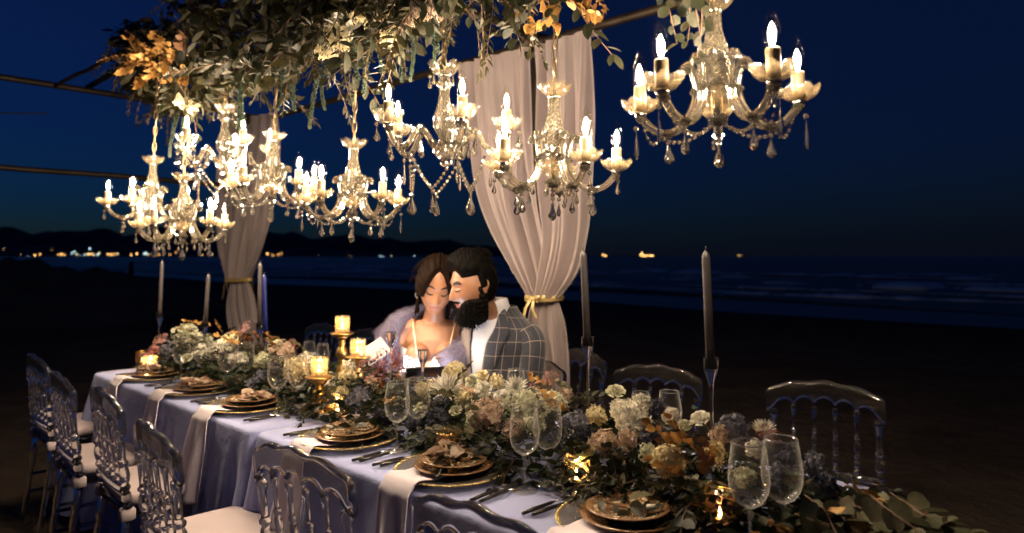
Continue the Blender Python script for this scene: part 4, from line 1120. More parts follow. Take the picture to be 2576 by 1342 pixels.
def dahlia(seed):
    rs = np.random.default_rng(seed); g = MB()
    for lay, (n, el, L_) in enumerate(((20, 6, 1.0), (18, 24, .95), (15, 42, .82), (11, 60, .66), (7, 76, .45))):
        for k in range(n):
            a = 2 * math.pi * (k + .5 * lay) / n + rs.uniform(-.08, .08); e = R(el + rs.uniform(-6, 6)); d = np.array((math.cos(a) * math.cos(e), math.sin(a) * math.cos(e), math.sin(e)))
            B = basis(d, 0); s_, u = B[:, 1], B[:, 2]; q = L_ * rs.uniform(.9, 1.1); w = .075
            v = []
            for t, ww, up in ((.05, .4, 0), (.4, 1, -.02), (.75, .9, .03), (1, .12, .12)):
                c = d * q * t + u * up; v += [c + s_ * w * ww + u * .03, c, c - s_ * w * ww + u * .03]
            g.add(v, [(3 * i + j, 3 * i + j + 1, 3 * i + j + 4, 3 * i + j + 3) for i in range(3) for j in range(2)])
    return g
def rose(seed):
    rs = np.random.default_rng(seed); g = MB()
    for lay, (n, rad, h, tilt) in enumerate(((3, .20, .62, .05), (4, .38, .66, .2), (5, .56, .60, .45), (6, .74, .48, .8), (6, .88, .30, 1.1))):
        for k in range(n):
            a0 = 2 * math.pi * k / n + lay * .7 + rs.uniform(-.1, .1); w = 2.6 / n
            def fn(s, t):
                a = a0 + (s - .5) * w * 2; r = rad * (.35 + .65 * t ** .7) + .10 * tilt * max(0, t - .7) * 3 + .03 * math.sin(6 * s + lay)
                z = -.25 + (h + .25) * math.sin(t * 1.57) * (1 - .25 * abs(2 * s - 1) ** 2) - tilt * .22 * max(0, t - .7)
                return (r * math.cos(a), r * math.sin(a), z)
            g.grid(fn, 5, 5)
    g.ball((0, 0, .05), (.16, .16, .5), 8, 6); return g
def cluster(seed, n=170):
    rs = np.random.default_rng(seed); g = MB(); heads = rs.normal(0, .45, (9, 3)); heads[:, 2] = abs(heads[:, 2]) * .6 + .3
    for k in range(n):
        h = heads[k % 9]; d = rs.normal(0, 1, 3); d /= np.linalg.norm(d); d[2] = abs(d[2]) * .8 + d[2] * .2; p = h + d * .34 * rs.uniform(.75, 1.05)
        petal4(g, p, d, .085, rs, 4, .9)
        if k % 3 == 0: g.ball(p + d * .02, .032, 5, 3)
        if k % 4 == 0: g.tube([h * .2 - np.array((0, 0, .3)), p], .008, 4, False)
    return g
def carnation(seed, n=210):
    rs = np.random.default_rng(seed); g = MB()
    for d in fib(n):
        if d[2] < -.5: continue
        d = np.array(d); petal4(g, d * rs.uniform(.68, .92), d, .19, rs, 5, .9)
    g.ball((0, 0, 0), .62, 12, 8); return g
def unit(gfn, name, seeds):
    out = []
    for s in seeds: me = gfn(s).mesh(name); out.append(me)
    return out
FL = {'hydrangea': unit(hydrangea, 'hydrangea', (1, 2, 3)), 'dahlia': unit(dahlia, 'spider_dahlia', (4, 5)), 'rose': unit(rose, 'garden_rose', (6, 7)), 'cluster': unit(cluster, 'sedum_cluster', (8, 9)), 'carnation': unit(carnation, 'pompon_flower', (10, 11))}
FMESH = {}
def flower_mesh(kind, idx, mat):
    k = (kind, idx, mat)
    if k not in FMESH: me = FL[kind][idx].copy(); me.name = FL[kind][idx].name; me.materials.clear(); me.materials.append(M[mat]); FMESH[k] = me
    return FMESH[k]
def quat_rot(d, roll):
    B = basis(d, roll); return Matrix(((B[0][1], B[0][2], B[0][0]), (B[1][1], B[1][2], B[1][0]), (B[2][1], B[2][2], B[2][0]))).to_euler()
DEF = {'hydrangea': 'hydrangea', 'dahlia': 'spider_dahlia', 'rose': 'garden_rose', 'cluster': 'sedum_cluster', 'carnation': 'pompon_flower'}

gar = [thing('table_garland', 'flower garland running down the far table to its left end', 'flower garland'), thing('table_garland', 'flower garland on the near table spilling leaves over its right end', 'flower garland')]
SPLIT_U = 1.86
def hgt(u, v):                                        # how high the greenery mounds at a spot on the table
    e = max(0, 1 - ((v - .47) / .27) ** 2); return TZ + .02 + .105 * e ** .6 * min(1, max(0, (u + .05) / .35)) * min(1, max(0, (3.75 - u) / .5)) * (1 + .25 * math.sin(u * 5.1) * math.sin(u * 2.3 + 1))
flow = [   # x px, y px, radius px, kind, variant, petals, distance v across the table
 (402, 868, 20, 'cluster', 0, 'pt_pink', .30), (384, 888, 17, 'cluster', 1, 'pt_burg', .26), (467, 846, 36, 'hydrangea', 0, 'pt_green', .48), (415, 876, 22, 'hydrangea', 1, 'pt_blue', .36), (366, 900, 14, 'hydrangea', 2, 'pt_blue', .25), (548, 884, 31, 'hydrangea', 2, 'pt_white', .36), (575, 862, 24, 'hydrangea', 0, 'pt_cream', .46),
 (470, 902, 15, 'rose', 0, 'pt_green', .28), (515, 858, 20, 'hydrangea', 1, 'pt_green', .55), (613, 834, 18, 'cluster', 1, 'pt_pink', .62), (709, 890, 34, 'hydrangea', 1, 'pt_beige', .48), (660, 906, 22, 'hydrangea', 2, 'pt_green', .38), (744, 928, 35, 'hydrangea', 0, 'pt_cream', .34), (772, 905, 22, 'hydrangea', 1, 'pt_white', .42),
 (637, 966, 17, 'rose', 1, 'pt_blue', .25), (655, 948, 18, 'hydrangea', 2, 'pt_blue', .29), (735, 880, 18, 'cluster', 0, 'pt_burg', .58), (790, 900, 14, 'rose', 0, 'pt_blue', .6), (430, 905, 20, 'hydrangea', 0, 'pt_dark', .28), (690, 930, 18, 'hydrangea', 1, 'pt_dark', .33),
 (875, 950, 26, 'hydrangea', 2, 'pt_cream', .40), (879, 922, 18, 'hydrangea', 0, 'pt_white', .45), (968, 930, 46, 'cluster', 0, 'pt_burg', .50), (1000, 915, 26, 'cluster', 1, 'pt_burg', .56), (902, 1006, 36, 'hydrangea', 1, 'pt_blue', .30), (959, 1054, 26, 'hydrangea', 0, 'pt_dark', .27), (862, 985, 15, 'hydrangea', 1, 'pt_cream', .30),
 (1124, 980, 44, 'dahlia', 0, 'pt_white', .42), (1143, 940, 32, 'carnation', 0, 'pt_cream', .56), (1189, 961, 20, 'rose', 0, 'pt_green', .50), (1212, 950, 20, 'rose', 1, 'pt_cream', .56), (1216, 982, 23, 'rose', 1, 'pt_white', .45), (1298, 976, 32, 'dahlia', 1, 'pt_white', .50), (1226, 1044, 50, 'hydrangea', 2, 'pt_beige', .33), (1195, 1060, 26, 'hydrangea', 1, 'pt_green', .31),
 (1101, 1056, 34, 'hydrangea', 1, 'pt_dark', .29), (1147, 1034, 17, 'rose', 0, 'pt_green', .33), (1060, 1030, 24, 'hydrangea', 0, 'pt_green', .36), (1110, 1018, 26, 'hydrangea', 2, 'pt_dark', .36), (1328, 1026, 56, 'hydrangea', 0, 'pt_green', .40), (1372, 970, 30, 'cluster', 1, 'pt_pink', .60), (1350, 980, 20, 'cluster', 0, 'pt_burg', .58), (1445, 1066, 36, 'hydrangea', 2, 'pt_blue', .38), (1470, 1092, 30, 'hydrangea', 0, 'pt_dark', .34), (1290, 1080, 30, 'hydrangea', 1, 'pt_beige', .31),
 (1549, 988, 25, 'rose', 0, 'pt_green', .55), (1588, 1054, 52, 'hydrangea', 1, 'pt_white', .42), (1560, 1030, 28, 'hydrangea', 2, 'pt_white', .47), (1518, 1114, 38, 'hydrangea', 2, 'pt_beige', .32), (1575, 1108, 30, 'hydrangea', 0, 'pt_beige', .33), (1652, 1032, 30, 'hydrangea', 1, 'pt_dark', .52), (1681, 1160, 42, 'carnation', 1, 'pt_cream', .29), (1724, 1072, 17, 'rose', 1, 'pt_green', .44), (1640, 1100, 34, 'hydrangea', 0, 'pt_dark', .38),
 (1845, 1080, 44, 'hydrangea', 0, 'pt_blue', .46), (1810, 1095, 26, 'hydrangea', 2, 'pt_beige', .42), (1922, 1082, 32, 'dahlia', 1, 'pt_white', .50), (1940, 1106, 26, 'cluster', 0, 'pt_burg', .44), (1874, 1202, 30, 'hydrangea', 2, 'pt_green', .32), (2042, 1172, 36, 'hydrangea', 1, 'pt_blue', .47), (2074, 1222, 34, 'hydrangea', 0, 'pt_dark', .44), (1990, 1150, 30, 'hydrangea', 2, 'pt_dark', .42), (1400, 1110, 26, 'hydrangea', 1, 'pt_dark', .31),
 (1262, 1004, 24, 'rose', 1, 'pt_white', .44), (1392, 1012, 34, 'hydrangea', 1, 'pt_green', .46), (1250, 962, 22, 'hydrangea', 2, 'pt_cream', .58), (1612, 1018, 30, 'hydrangea', 0, 'pt_white', .50), (1500, 1046, 28, 'hydrangea', 2, 'pt_cream', .44), (1762, 1056, 26, 'rose', 0, 'pt_white', .48), (1166, 1004, 24, 'hydrangea', 0, 'pt_cream', .40),
 (1420, 1000, 24, 'hydrangea', 1, 'pt_beige', .54), (1068, 978, 26, 'hydrangea', 2, 'pt_cream', .46), (932, 968, 24, 'hydrangea', 0, 'pt_beige', .42), (822, 962, 26, 'hydrangea', 1, 'pt_white', .40), (600, 908, 26, 'hydrangea', 2, 'pt_white', .36), (690, 872, 24, 'hydrangea', 0, 'pt_green', .54), (1040, 1060, 22, 'hydrangea', 1, 'pt_blue', .29),
 (1345, 1070, 30, 'hydrangea', 2, 'pt_green', .33), (1630, 1140, 26, 'hydrangea', 0, 'pt_green', .30), (1800, 1140, 30, 'hydrangea', 1, 'pt_cream', .34), (1900, 1130, 26, 'hydrangea', 2, 'pt_white', .40), (1960, 1190, 24, 'hydrangea', 0, 'pt_blue', .36), (505, 884, 22, 'hydrangea', 1, 'pt_white', .36), (1690, 1050, 26, 'hydrangea', 2, 'pt_white', .48)]
for x, y, rp, kind, k, mat, v in flow:
    u, vv, z = pv(x, y, v); p = W(u, vv, z); dist = p.y; r = rp / F_PX * dist * 1.03
    d = np.array((-p.x * .25 - .1, -.75, .75)) + rng.normal(0, .18, 3)
    sc = (r, r, r * .92)
    ob(DEF[kind], flower_mesh(kind, k % len(FL[kind]), mat), None, gar[0 if u < SPLIT_U else 1], p, quat_rot(d, rng.uniform(0, 6)), sc)
# leafy filling: sprigs laid along the garland, each a branch of its own
def lay(kind, u, v, z, d, s=1.0, roll=0.0):
    ms = SPR[kind]; me = ms[int(rng.integers(len(ms)))]; B = basis(d, roll)
    ob(me.name.split('.')[0], me, None, gar[0 if u < SPLIT_U else 1], W(u, v, z), Matrix(B.tolist()).to_euler(), s)
def wdir(a, b, c): q = DU * a + DV * b; return (q[0], q[1], c)
for k in range(270):
    u = rng.uniform(.12, 3.72); v = .47 + .235 * math.copysign(abs(rng.uniform(-1, 1)) ** .8, rng.uniform(-1, 1)); a = rng.uniform(0, 6.28)
    near = v < .36
    z = hgt(u, v) - rng.uniform(.0, .04)
    kind = rng.choice(['dark', 'dark', 'dark', 'fern', 'euca', 'oval', 'olive'])
    d = wdir(.9 * math.cos(a), (-.75 if near else (.8 if v > .6 else .5 * math.sin(a))), rng.uniform(-.15, .28))
    lay(kind, u, v, max(z, TZ + .03), d, rng.uniform(.40, .68), rng.uniform(-.6, .6))
for x, y, v, kind, s in ((503, 818, .50, 'gold', .62), (530, 822, .52, 'gold', .55), (490, 838, .48, 'gold', .5), (600, 872, .38, 'gold', .8), (628, 868, .42, 'bronze', .9), (650, 860, .45, 'bronze', .8), (690, 858, .50, 'gold', .7), (683, 876, .46, 'gold', .6), (560, 840, .5, 'gold', .5), (618, 850, .55, 'gold', .5),
                         (1714, 1128, .33, 'gold', .6), (1748, 1135, .34, 'gold', .65), (1765, 1150, .33, 'gold', .6), (1735, 1165, .30, 'bronze', .55), (1790, 1190, .28, 'bronze', .6), (1730, 1200, .27, 'gold', .6), (1420, 1035, .42, 'gold', .5), (1440, 1040, .40, 'gold', .45), (1388, 975, .60, 'gold', .5), (960, 985, .38, 'bronze', .6), (985, 1015, .30, 'gold', .6), (845, 1050, .3, 'gold', .4)):
    u, vv, z = pv(x, y, v); a = rng.uniform(0, 6.28); lay(kind, u, vv, z, wdir(.6 * math.cos(a), -.4, .6 + .4 * math.sin(a)), s, rng.uniform(-1, 1))
for k in range(95):
    u = rng.uniform(.15, 3.6); v = rng.uniform(.24, .66); a = rng.uniform(0, 6.28)
    lay(rng.choice(['oval', 'euca_lit', 'dark', 'olive', 'dark']), u, v, hgt(u, v) + rng.uniform(.0, .035), wdir(math.cos(a), -.5 + .5 * math.sin(a), rng.uniform(.1, .7)), rng.uniform(.4, .62), rng.uniform(-.8, .8))
# the loose trailing end on the right
for k, (x, y, v, kind, s) in enumerate(((2090, 1245, .44, 'euca_lit', .8), (2150, 1270, .46, 'euca_lit', .85), (2180, 1255, .50, 'euca_lit', .8), (2210, 1290, .48, 'euca_lit', .9), (2150, 1225, .52, 'gold', .7), (2120, 1300, .40, 'gold', .7), (2170, 1310, .42, 'gold', .7), (2050, 1300, .36, 'gold', .65), (1990, 1290, .34, 'oval', .9), (2060, 1265, .4, 'oval', .9), (1905, 1305, .26, 'gold', .6), (1915, 1340, .25, 'gold', .6),
                              (2240, 1310, .5, 'euca_lit', .8), (2030, 1335, .32, 'euca_lit', .8), (2100, 1335, .36, 'gold', .6), (2280, 1330, .5, 'oval', .8), (1750, 1262, .24, 'oval', .75), (1690, 1265, .25, 'oval', .8), (1590, 1215, .27, 'euca_lit', .8), (1640, 1230, .27, 'euca_lit', .8), (1530, 1200, .28, 'dark', 1.0), (1220, 1150, .27, 'oval', .7), (1150, 1130, .28, 'oval', .7), (1300, 1150, .29, 'oval', .8))):
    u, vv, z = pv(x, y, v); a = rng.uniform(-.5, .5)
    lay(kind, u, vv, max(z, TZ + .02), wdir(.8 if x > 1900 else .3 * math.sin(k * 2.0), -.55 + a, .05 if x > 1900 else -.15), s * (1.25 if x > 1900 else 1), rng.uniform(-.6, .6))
for k in range(30):
    u, v = rng.uniform(3.35, 3.74), rng.uniform(.28, .84); a = rng.uniform(-.9, .9)
    lay(rng.choice(['dark', 'oval', 'euca', 'dark']), u, v, TZ + rng.uniform(.02, .06), wdir(.9, a, -.12), rng.uniform(.5, .8), rng.uniform(-.6, .6))
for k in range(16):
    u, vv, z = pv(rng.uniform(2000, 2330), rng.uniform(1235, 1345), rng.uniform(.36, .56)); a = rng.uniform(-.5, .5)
    lay('euca_lit', u, vv, max(z, TZ + .02), wdir(.9, -.45 + a, -.1), rng.uniform(.7, 1.0), rng.uniform(-.6, .6))
# moss and clippings at the heart of each garland: too many to count
for gi, (ua, ub) in enumerate(((.08, SPLIT_U), (SPLIT_U, 3.74))):
    g = MB()
    for k in range(2600):
        u = rng.uniform(ua, ub); v = .47 + .25 * (rng.uniform(-1, 1)); z = hgt(u, v) - rng.uniform(.005, .11); a = rng.uniform(0, 6.28); p = W(u, v, max(z, TZ + .008))
        put_leaf(g, 'oval' if k % 3 else 'lance', p, (math.cos(a), math.sin(a), rng.uniform(-.2, .9)), rng.uniform(.03, .06), rng.uniform(-1.2, 1.2))
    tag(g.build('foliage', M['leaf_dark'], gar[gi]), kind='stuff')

# ------------------------------------------------------------------ hanging foliage over the table
hang = thing('hanging_garland', 'thick garland of olive, eucalyptus and gilded leaves hung from the pipes above the chandeliers', 'hanging garland')
def hbr(kind, p, d, s, roll=0.0, name=None):
    ms = SPR[kind]; me = ms[int(rng.integers(len(ms)))]; B = basis(d, roll); return ob(me.name.split('.')[0], me, None, hang, p, Matrix(B.tolist()).to_euler(), s)
lowline = [(275, 150), (300, 262), (345, 292), (385, 325), (430, 340), (480, 318), (530, 300), (590, 318), (640, 300), (690, 248), (760, 215), (830, 205), (880, 172), (950, 180), (1000, 205), (1045, 160), (1090, 110), (1130, 60), (1200, 62), (1240, 20)]
def hpos():
    """a spot inside the mass: its underside follows the photograph, its depth is the garland's own"""
    x = 285 + 930 * rng.uniform(0, 1) ** 1.0
    yl = np.interp(x, [q[0] for q in lowline], [q[1] for q in lowline]) - (28 if x < 560 else 62)
    top = np.interp(x, [275, 300, 420, 470, 1300], [120, 75, 75, -110, -260])
    y = yl - (yl - top) * rng.uniform(0, 1) ** 1.35; v = .32 + .26 * rng.uniform(-1, 1)
    return pv(x, y, v)
nb = {'olive': 185, 'euca': 62, 'oval': 50}
for kind, n in nb.items():
    for k in range(n):
        u, v, z = hpos(); a = rng.uniform(0, 6.28); end = u < .62
        hbr(kind, W(u, v, z + .08), (.8 * math.cos(a), .8 * math.sin(a) - .25, rng.uniform(-1.5, -.4) if end else rng.uniform(-1.1, .15)), rng.uniform(.5, .75) if end else rng.uniform(.75, 1.15), rng.uniform(-1, 1))
g = MB()
for k in range(5200):
    u, v, z = hpos(); a = rng.uniform(0, 6.28); put_leaf(g, ('lance', 'oval', 'lance')[k % 3], W(u, v + .08 * rng.uniform(0, 1), z + .05 + .06 * rng.uniform(0, 1)), (math.cos(a), math.sin(a), rng.uniform(-1.2, .3)), rng.uniform(.06, .105), rng.uniform(-1.2, 1.2))
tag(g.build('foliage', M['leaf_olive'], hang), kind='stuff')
def amar(seed):
    rs = np.random.default_rng(seed); g = MB(); 
    for k in range(90):
        t = k / 90; a = k * 2.4; r = .009 * (1 - .5 * t); g.ball((r * math.cos(a) + .02 * math.sin(3 * t), r * math.sin(a), -.24 * t), .0055 * rs.uniform(.7, 1.2), 5, 3)
    me = g.mesh('amaranthus_strand', False); me.materials.append(M['amaranth']); return me
AM = [amar(1), amar(2)]
for x, y, v in ((448, 300, .2), (462, 312, .22), (735, 150, .2), (745, 160, .24), (805, 190, .2), (680, 110, .2), (690, 120, .2), (900, 60, .2), (960, 70, .15), (930, 80, .2), (1010, 30, .15), (1020, 60, .2), (1075, 40, .2), (640, 120, .15), (700, 150, .2), (820, 170, .2), (1120, 0, .2), (598, 200, .15), (610, 205, .2), (1035, 90, .2)):
    u, vv, z = pv(x, y - 15, v); ob('amaranthus_strand', AM[int(rng.integers(2))], None, hang, W(u, vv, z), (rng.uniform(-.15, .15), rng.uniform(-.15, .15), rng.uniform(0, 6)), rng.uniform(.7, 1.1))
for k in range(30):
    x, y = rng.uniform(312, 470), rng.uniform(100, 195); v = .02 + .10 * rng.uniform(0, 1); u, vv, z = pv(x, y, v); a = rng.uniform(0, 6.28)
    hbr('gold' if k % 5 else 'bronze', W(u, vv, z), (.7 * math.cos(a), -.8, .6 * math.sin(a)), rng.uniform(.7, 1.0), rng.uniform(-1, 1))
for x, y, v, s, kind in ((1310, 5, .3, .9, 'gold'), (1345, 10, .3, 1.0, 'gold'), (1395, 15, .3, 1.0, 'gold'), (1430, 10, .3, .9, 'gold'), (1455, 5, .3, .8, 'gold'), (1375, 0, .25, .8, 'euca'), (1420, -5, .2, .8, 'euca'), (1440, 0, .28, .7, 'euca'), (1290, -5, .3, .8, 'olive'), (1250, 10, .3, .9, 'olive'), (1225, 0, .3, .9, 'olive'), (1480, 15, .3, .5, 'gold'), (1340, -15, .3, .9, 'oval'), (1300, -20, .35, 1.0, 'olive'), (1200, 20, .3, .9, 'olive'), (1400, -25, .3, 1, 'oval'), (1450, -20, .3, .9, 'euca')):
    u, vv, z = pv(x, y, v); a = rng.uniform(-1, 1); hbr(kind, W(u, vv, z + .04), (.8 * a, -.4, -.8 + .5 * rng.uniform(0, 1)), s, rng.uniform(-1, 1))
for x, y, v, s in ((1690, -20, .18, .75), (1735, -30, .2, .85), (1760, -10, .16, .8), (1715, -45, .2, .8)):
    u, vv, z = pv(x, y, v); hbr('euca', W(u, vv, z + .10), (.25 * rng.uniform(-1, 1), -.1, -1), s, rng.uniform(-1, 1))
    gg = MB(); gg.tube([W(u, vv, z + .08), W(u, vv + .03, z + .3), W(u, .40, BZ + .1)], [.002, .003, .004], 6); gg.build('twig', M['twig'], hang)
for x, y, v, s, mat in ((845, 80, .12, .055, 'pt_cream'), (830, 110, .12, .045, 'pt_cream'), (860, 60, .14, .05, 'pt_white'), (990, 75, .12, .04, 'pt_cream'), (905, 20, .12, .04, 'pt_cream'), (1040, 10, .12, .045, 'pt_beige'), (450, 240, .12, .04, 'pt_cream'), (480, 258, .14, .035, 'pt_cream'), (960, 10, .14, .045, 'pt_cream'), (1080, 5, .15, .04, 'pt_beige')):
    u, vv, z = pv(x, y, v - .06); ob('hanging_blossom', flower_mesh('cluster' if s < .05 else 'hydrangea', 0, mat), None, hang, W(u, vv, z), (R(150), rng.uniform(-.4, .4), rng.uniform(0, 6)), (s * .8, s * .8, s * 1.5))

# ------------------------------------------------------------------ the couple
M['skin_w'] = None
def skin(name, col, sss=.12):
    m, nt, b, L = nodes(name); n = noise(nt, 18, 4); r = ramp(nt, n.outputs[0], [(.3, tuple(c * .9 for c in col)), (.7, tuple(min(1, c * 1.06) for c in col))])
    L.new(r.outputs[0], b.inputs['Base Color']); b.inputs['Roughness'].default_value = .45; b.inputs['Subsurface Weight'].default_value = sss; b.inputs['Subsurface Radius'].default_value = (.012, .005, .003); b.inputs['Subsurface Scale'].default_value = 1.0
    n2 = noise(nt, 260, 2); bump(nt, b, n2.outputs[0], .08, .001); return m
M['skin_w'] = skin('fair skin', (.34, .155, .082)); M['skin_m'] = skin('tanned skin', (.26, .12, .068))
def hairmat(name, col, stretch):
    m, nt, b, L = nodes(name); n = noise(nt, 30, 5, .7, 'Object', stretch); r = ramp(nt, n.outputs[0], [(.3, tuple(c * .35 for c in col)), (.7, tuple(c * 1.6 for c in col))])
    L.new(r.outputs[0], b.inputs['Base Color']); b.inputs['Roughness'].default_value = .5; b.inputs['Specular IOR Level'].default_value = .03; bump(nt, b, n.outputs[0], .9, .006); return m
M['hair_w'] = hairmat('dark brown hair', (.010, .005, .003), (9, 2, 1.2)); M['hair_m'] = hairmat('black hair', (.0035, .0028, .0025), (8, 5, 2)); M['beard'] = hairmat('black beard', (.006, .0048, .004), (6, 6, 5))
M['lips'] = plain('lips', (.32, .075, .065), .35); M['brow'] = plain('brow hair', (.012, .008, .006), .8); M['lid'] = plain('eyelid shade', (.30, .17, .11), .3)
M['fur'] = leafmat('lilac grey fur', [(.24, .21, .33), (.34, .30, .45), (.16, .14, .23), (.42, .38, .52)], .8, .2)
M['dress'] = cloth('white satin dress', (.50, .50, .54), .5); M['strap'] = plain('cream strap', (.78, .62, .42), .5)
M['shirt'] = cloth('white shirt', (.50, .49, .53), .7, 0, 0, .2, 20)
M['diamond'] = plain('earring stones', (.9, .9, .92), .08, .9)
def plaid():
    m, nt, b, L = nodes('grey windowpane check wool'); uv = nt.nodes.new('ShaderNodeUVMap'); uv.uv_map = 'UVMap'; sp = nt.nodes.new('ShaderNodeSeparateXYZ'); L.new(uv.outputs[0], sp.inputs[0])
    def line(src, per, w):
        a = nt.nodes.new('ShaderNodeMath'); a.operation = 'MODULO'; L.new(src, a.inputs[0]); a.inputs[1].default_value = per
        c = nt.nodes.new('ShaderNodeMath'); c.operation = 'LESS_THAN'; L.new(a.outputs[0], c.inputs[0]); c.inputs[1].default_value = w; return c.outputs[0]
    mx = nt.nodes.new('ShaderNodeMath'); mx.operation = 'MAXIMUM'; L.new(line(sp.outputs[0], .055, .0024), mx.inputs[0]); L.new(line(sp.outputs[1], .062, .0024), mx.inputs[1])
    n = noise(nt, 160, 3); base = ramp(nt, n.outputs[0], [(.3, (.011, .012, .021)), (.7, (.021, .022, .036))])
    c = nt.nodes.new('ShaderNodeMix'); c.data_type = 'RGBA'; L.new(mx.outputs[0], c.inputs[0]); L.new(base.outputs[0], c.inputs[6]); c.inputs[7].default_value = (.22, .17, .145, 1)
    L.new(c.outputs[2], b.inputs['Base Color']); b.inputs['Roughness'].default_value = .9; b.inputs['Sheen Weight'].default_value = .3; n3 = noise(nt, 6, 4); bump(nt, b, n3.outputs[0], .4, .02); return m
M['plaid'] = plaid()

def G(x, c, s): return math.exp(-((x - c) / s) ** 2)
def head_fn(sex):
    m_ = sex == 'm'
    def P(dx, dy, dz):
        """unit direction -> point on the face and skull (x right, -y front, z up)"""
        x, y, z = dx * .074, dy * .096, dz * .118
        if z < 0:
            k = -z / .118; jw = (.30 if not m_ else .20) * k ** 1.6; x *= 1 - jw
            if y > 0: y *= 1 - .30 * k
        if y < 0:
            fr = min(1, -y / .06); z2 = z
            y *= 1 - .10 * G(z, .02, .06) * fr * 0 + 0
            # flatten the mask of the face a little
            y = -(.096 * (1 - (1 - min(1, -y / .096)) ** 1.15))
            d = 0.0
            ns = max(0, min(1, (.022 - z) / .052)) if z > -.030 else max(0, 1 - (-.030 - z) / .008)
            d += (.024 if not m_ else .029) * ns ** .9 * G(x, 0, .0105 + .006 * ns) * (1 if z < .03 else 0)
            d += .006 * G(abs(x), .011, .007) * G(z, -.029, .007)
            d -= .0095 * (G(x, .031, .015) + G(x, -.031, .015)) * G(z, .016, .011)
            d += .0055 * (G(x, .031, .012) + G(x, -.031, .012)) * G(z, .011, .0075)
            d += (.003 if not m_ else .006) * (G(x, .030, .022) + G(x, -.030, .022)) * G(z, .036, .008)
            d += .0045 * (G(x, .042, .02) + G(x, -.042, .02)) * G(z, -.020, .02)
            d += .0065 * G(x, 0, .021) * (G(z, -.0555, .0055) + G(z, -.0665, .006)) - .0035 * G(x, 0, .022) * G(z, -.0612, .0022)
            d += .009 * G(x, 0, .02) * G(z, -.098, .014) - .003 * G(x, 0, .03) * G(z, -.079, .006)
            y -= d * fr
        return np.array((x, y, z))
    return P
def front_y(P, x, z):
    """front surface depth at face coordinates by search over directions"""
    dz = max(-.99, min(.99, z / .118)); k = 1 - ((.30 if P_SEX[0] == 'f' else .20) * (max(0, -z) / .118) ** 1.6)
    dx = x / .074 / k; q = 1 - dx * dx - dz * dz
    return P(dx, -math.sqrt(max(0.0001, q)), dz)
P_SEX = ['f']
def sphere_dirs(n, m):
    V = []; 
    for j in range(m + 1):
        t = math.pi * j / m
        for i in range(n): a = 2 * math.pi * i / n; V.append((math.sin(t) * math.cos(a), math.sin(t) * math.sin(a), math.cos(t)))
    return V
def shell(P, off, n=80, m=60):
    g = MB(); V = []
    for d in sphere_dirs(n, m):
        p = P(*d); o = off(d, p); V.append(tuple(p + np.array(d) * o))
    F = []
    for j in range(m):
        for i in range(n): k = (i + 1) % n; F.append((j * n + i, (j + 1) * n + i, (j + 1) * n + k, j * n + k))
    return g.add(V, F)
def xf(g, Mx):
    g.v = [tuple(Mx @ Vector(p)) for p in g.v]; return g
def remesh(g, vox, it=3):
    me = g.mesh('tmp'); o = bpy.data.objects.new('tmp', me); COL.objects.link(o)
    r = o.modifiers.new('r', 'REMESH'); r.mode = 'VOXEL'; r.voxel_size = vox
    s = o.modifiers.new('s', 'SMOOTH'); s.iterations = it; s.factor = .5
    dg = bpy.context.evaluated_depsgraph_get(); out = bpy.data.meshes.new_from_object(o.evaluated_get(dg))
    bpy.data.objects.remove(o); bpy.data.meshes.remove(me)
    out.polygons.foreach_set('use_smooth', [True] * len(out.polygons)); return out
def strip(P, pts, w, off, mat, name, parent, Mx):
    g = MB(); vs = []; n = len(pts)
    for i, (x, z) in enumerate(pts):
        e = w * (math.sin(math.pi * (i + .35) / (n - .3)) ** .6)
        a = front_y(P, x, z + e / 2); b = front_y(P, x, z - e / 2); c = front_y(P, x, z)
        vs += [a + (0, -off * .3, 0), c + (0, -off, 0), b + (0, -off * .3, 0)]
    f = [(3 * i + j, 3 * i + j + 3, 3 * i + j + 4, 3 * i + j + 1) for i in range(n - 1) for j in range(2)]
    g.add([tuple(v) for v in vs], f); xf(g, Mx); return g.build(name, mat, parent)
def features(P, parent, Mx, sex):
    sx = 1
    for s in (-1, 1):
        bw = [(s * x, z) for x, z in ((.012, .034), (.020, .0385), (.030, .041), (.040, .0395), (.050, .033))]
        strip(P, bw, .0070 if sex == 'f' else .013, .0026, M['brow'], 'eyebrow', parent, Mx)
        lash = [(s * x, z) for x, z in ((.0165, .0085), (.023, .0055), (.031, .0040), (.039, .0055), (.047, .0105))]
        strip(P, lash, .0068 if sex == 'f' else .0045, .0032, M['brow'], 'eyelashes', parent, Mx)
        lid = [(s * x, z) for x, z in ((.019, .013), (.025, .0125), (.031, .0122), (.038, .0130), (.044, .0140))]
        strip(P, lid, .010, .0010, M['lid'] if sex == 'f' else M['skin_m'], 'eyelid', parent, Mx)
    strip(P, [(-.024, -.0590), (-.014, -.0563), (-.005, -.0550), (0, -.0560), (.005, -.0550), (.014, -.0563), (.024, -.0590)], .0065, .0012, M['lips'], 'upper_lip', parent, Mx)
    strip(P, [(-.022, -.0615), (-.012, -.0655), (0, -.0670), (.012, -.0655), (.022, -.0615)], .0085, .0014, M['lips'], 'lower_lip', parent, Mx)
def ear(g, s):
    pts = [(s * .072, .012, -.030), (s * .078, .020, -.012), (s * .083, .030, .010), (s * .082, .030, .028), (s * .077, .016, .034), (s * .073, .006, .022), (s * .072, .006, .0)]
    g.tube(cat_rom(pts, 3), .0055, 7); g.ball((s * .074, .016, .002), (.006, .013, .026), 8, 6); g.ball((s * .074, .013, -.028), (.005, .007, .009), 8, 6)
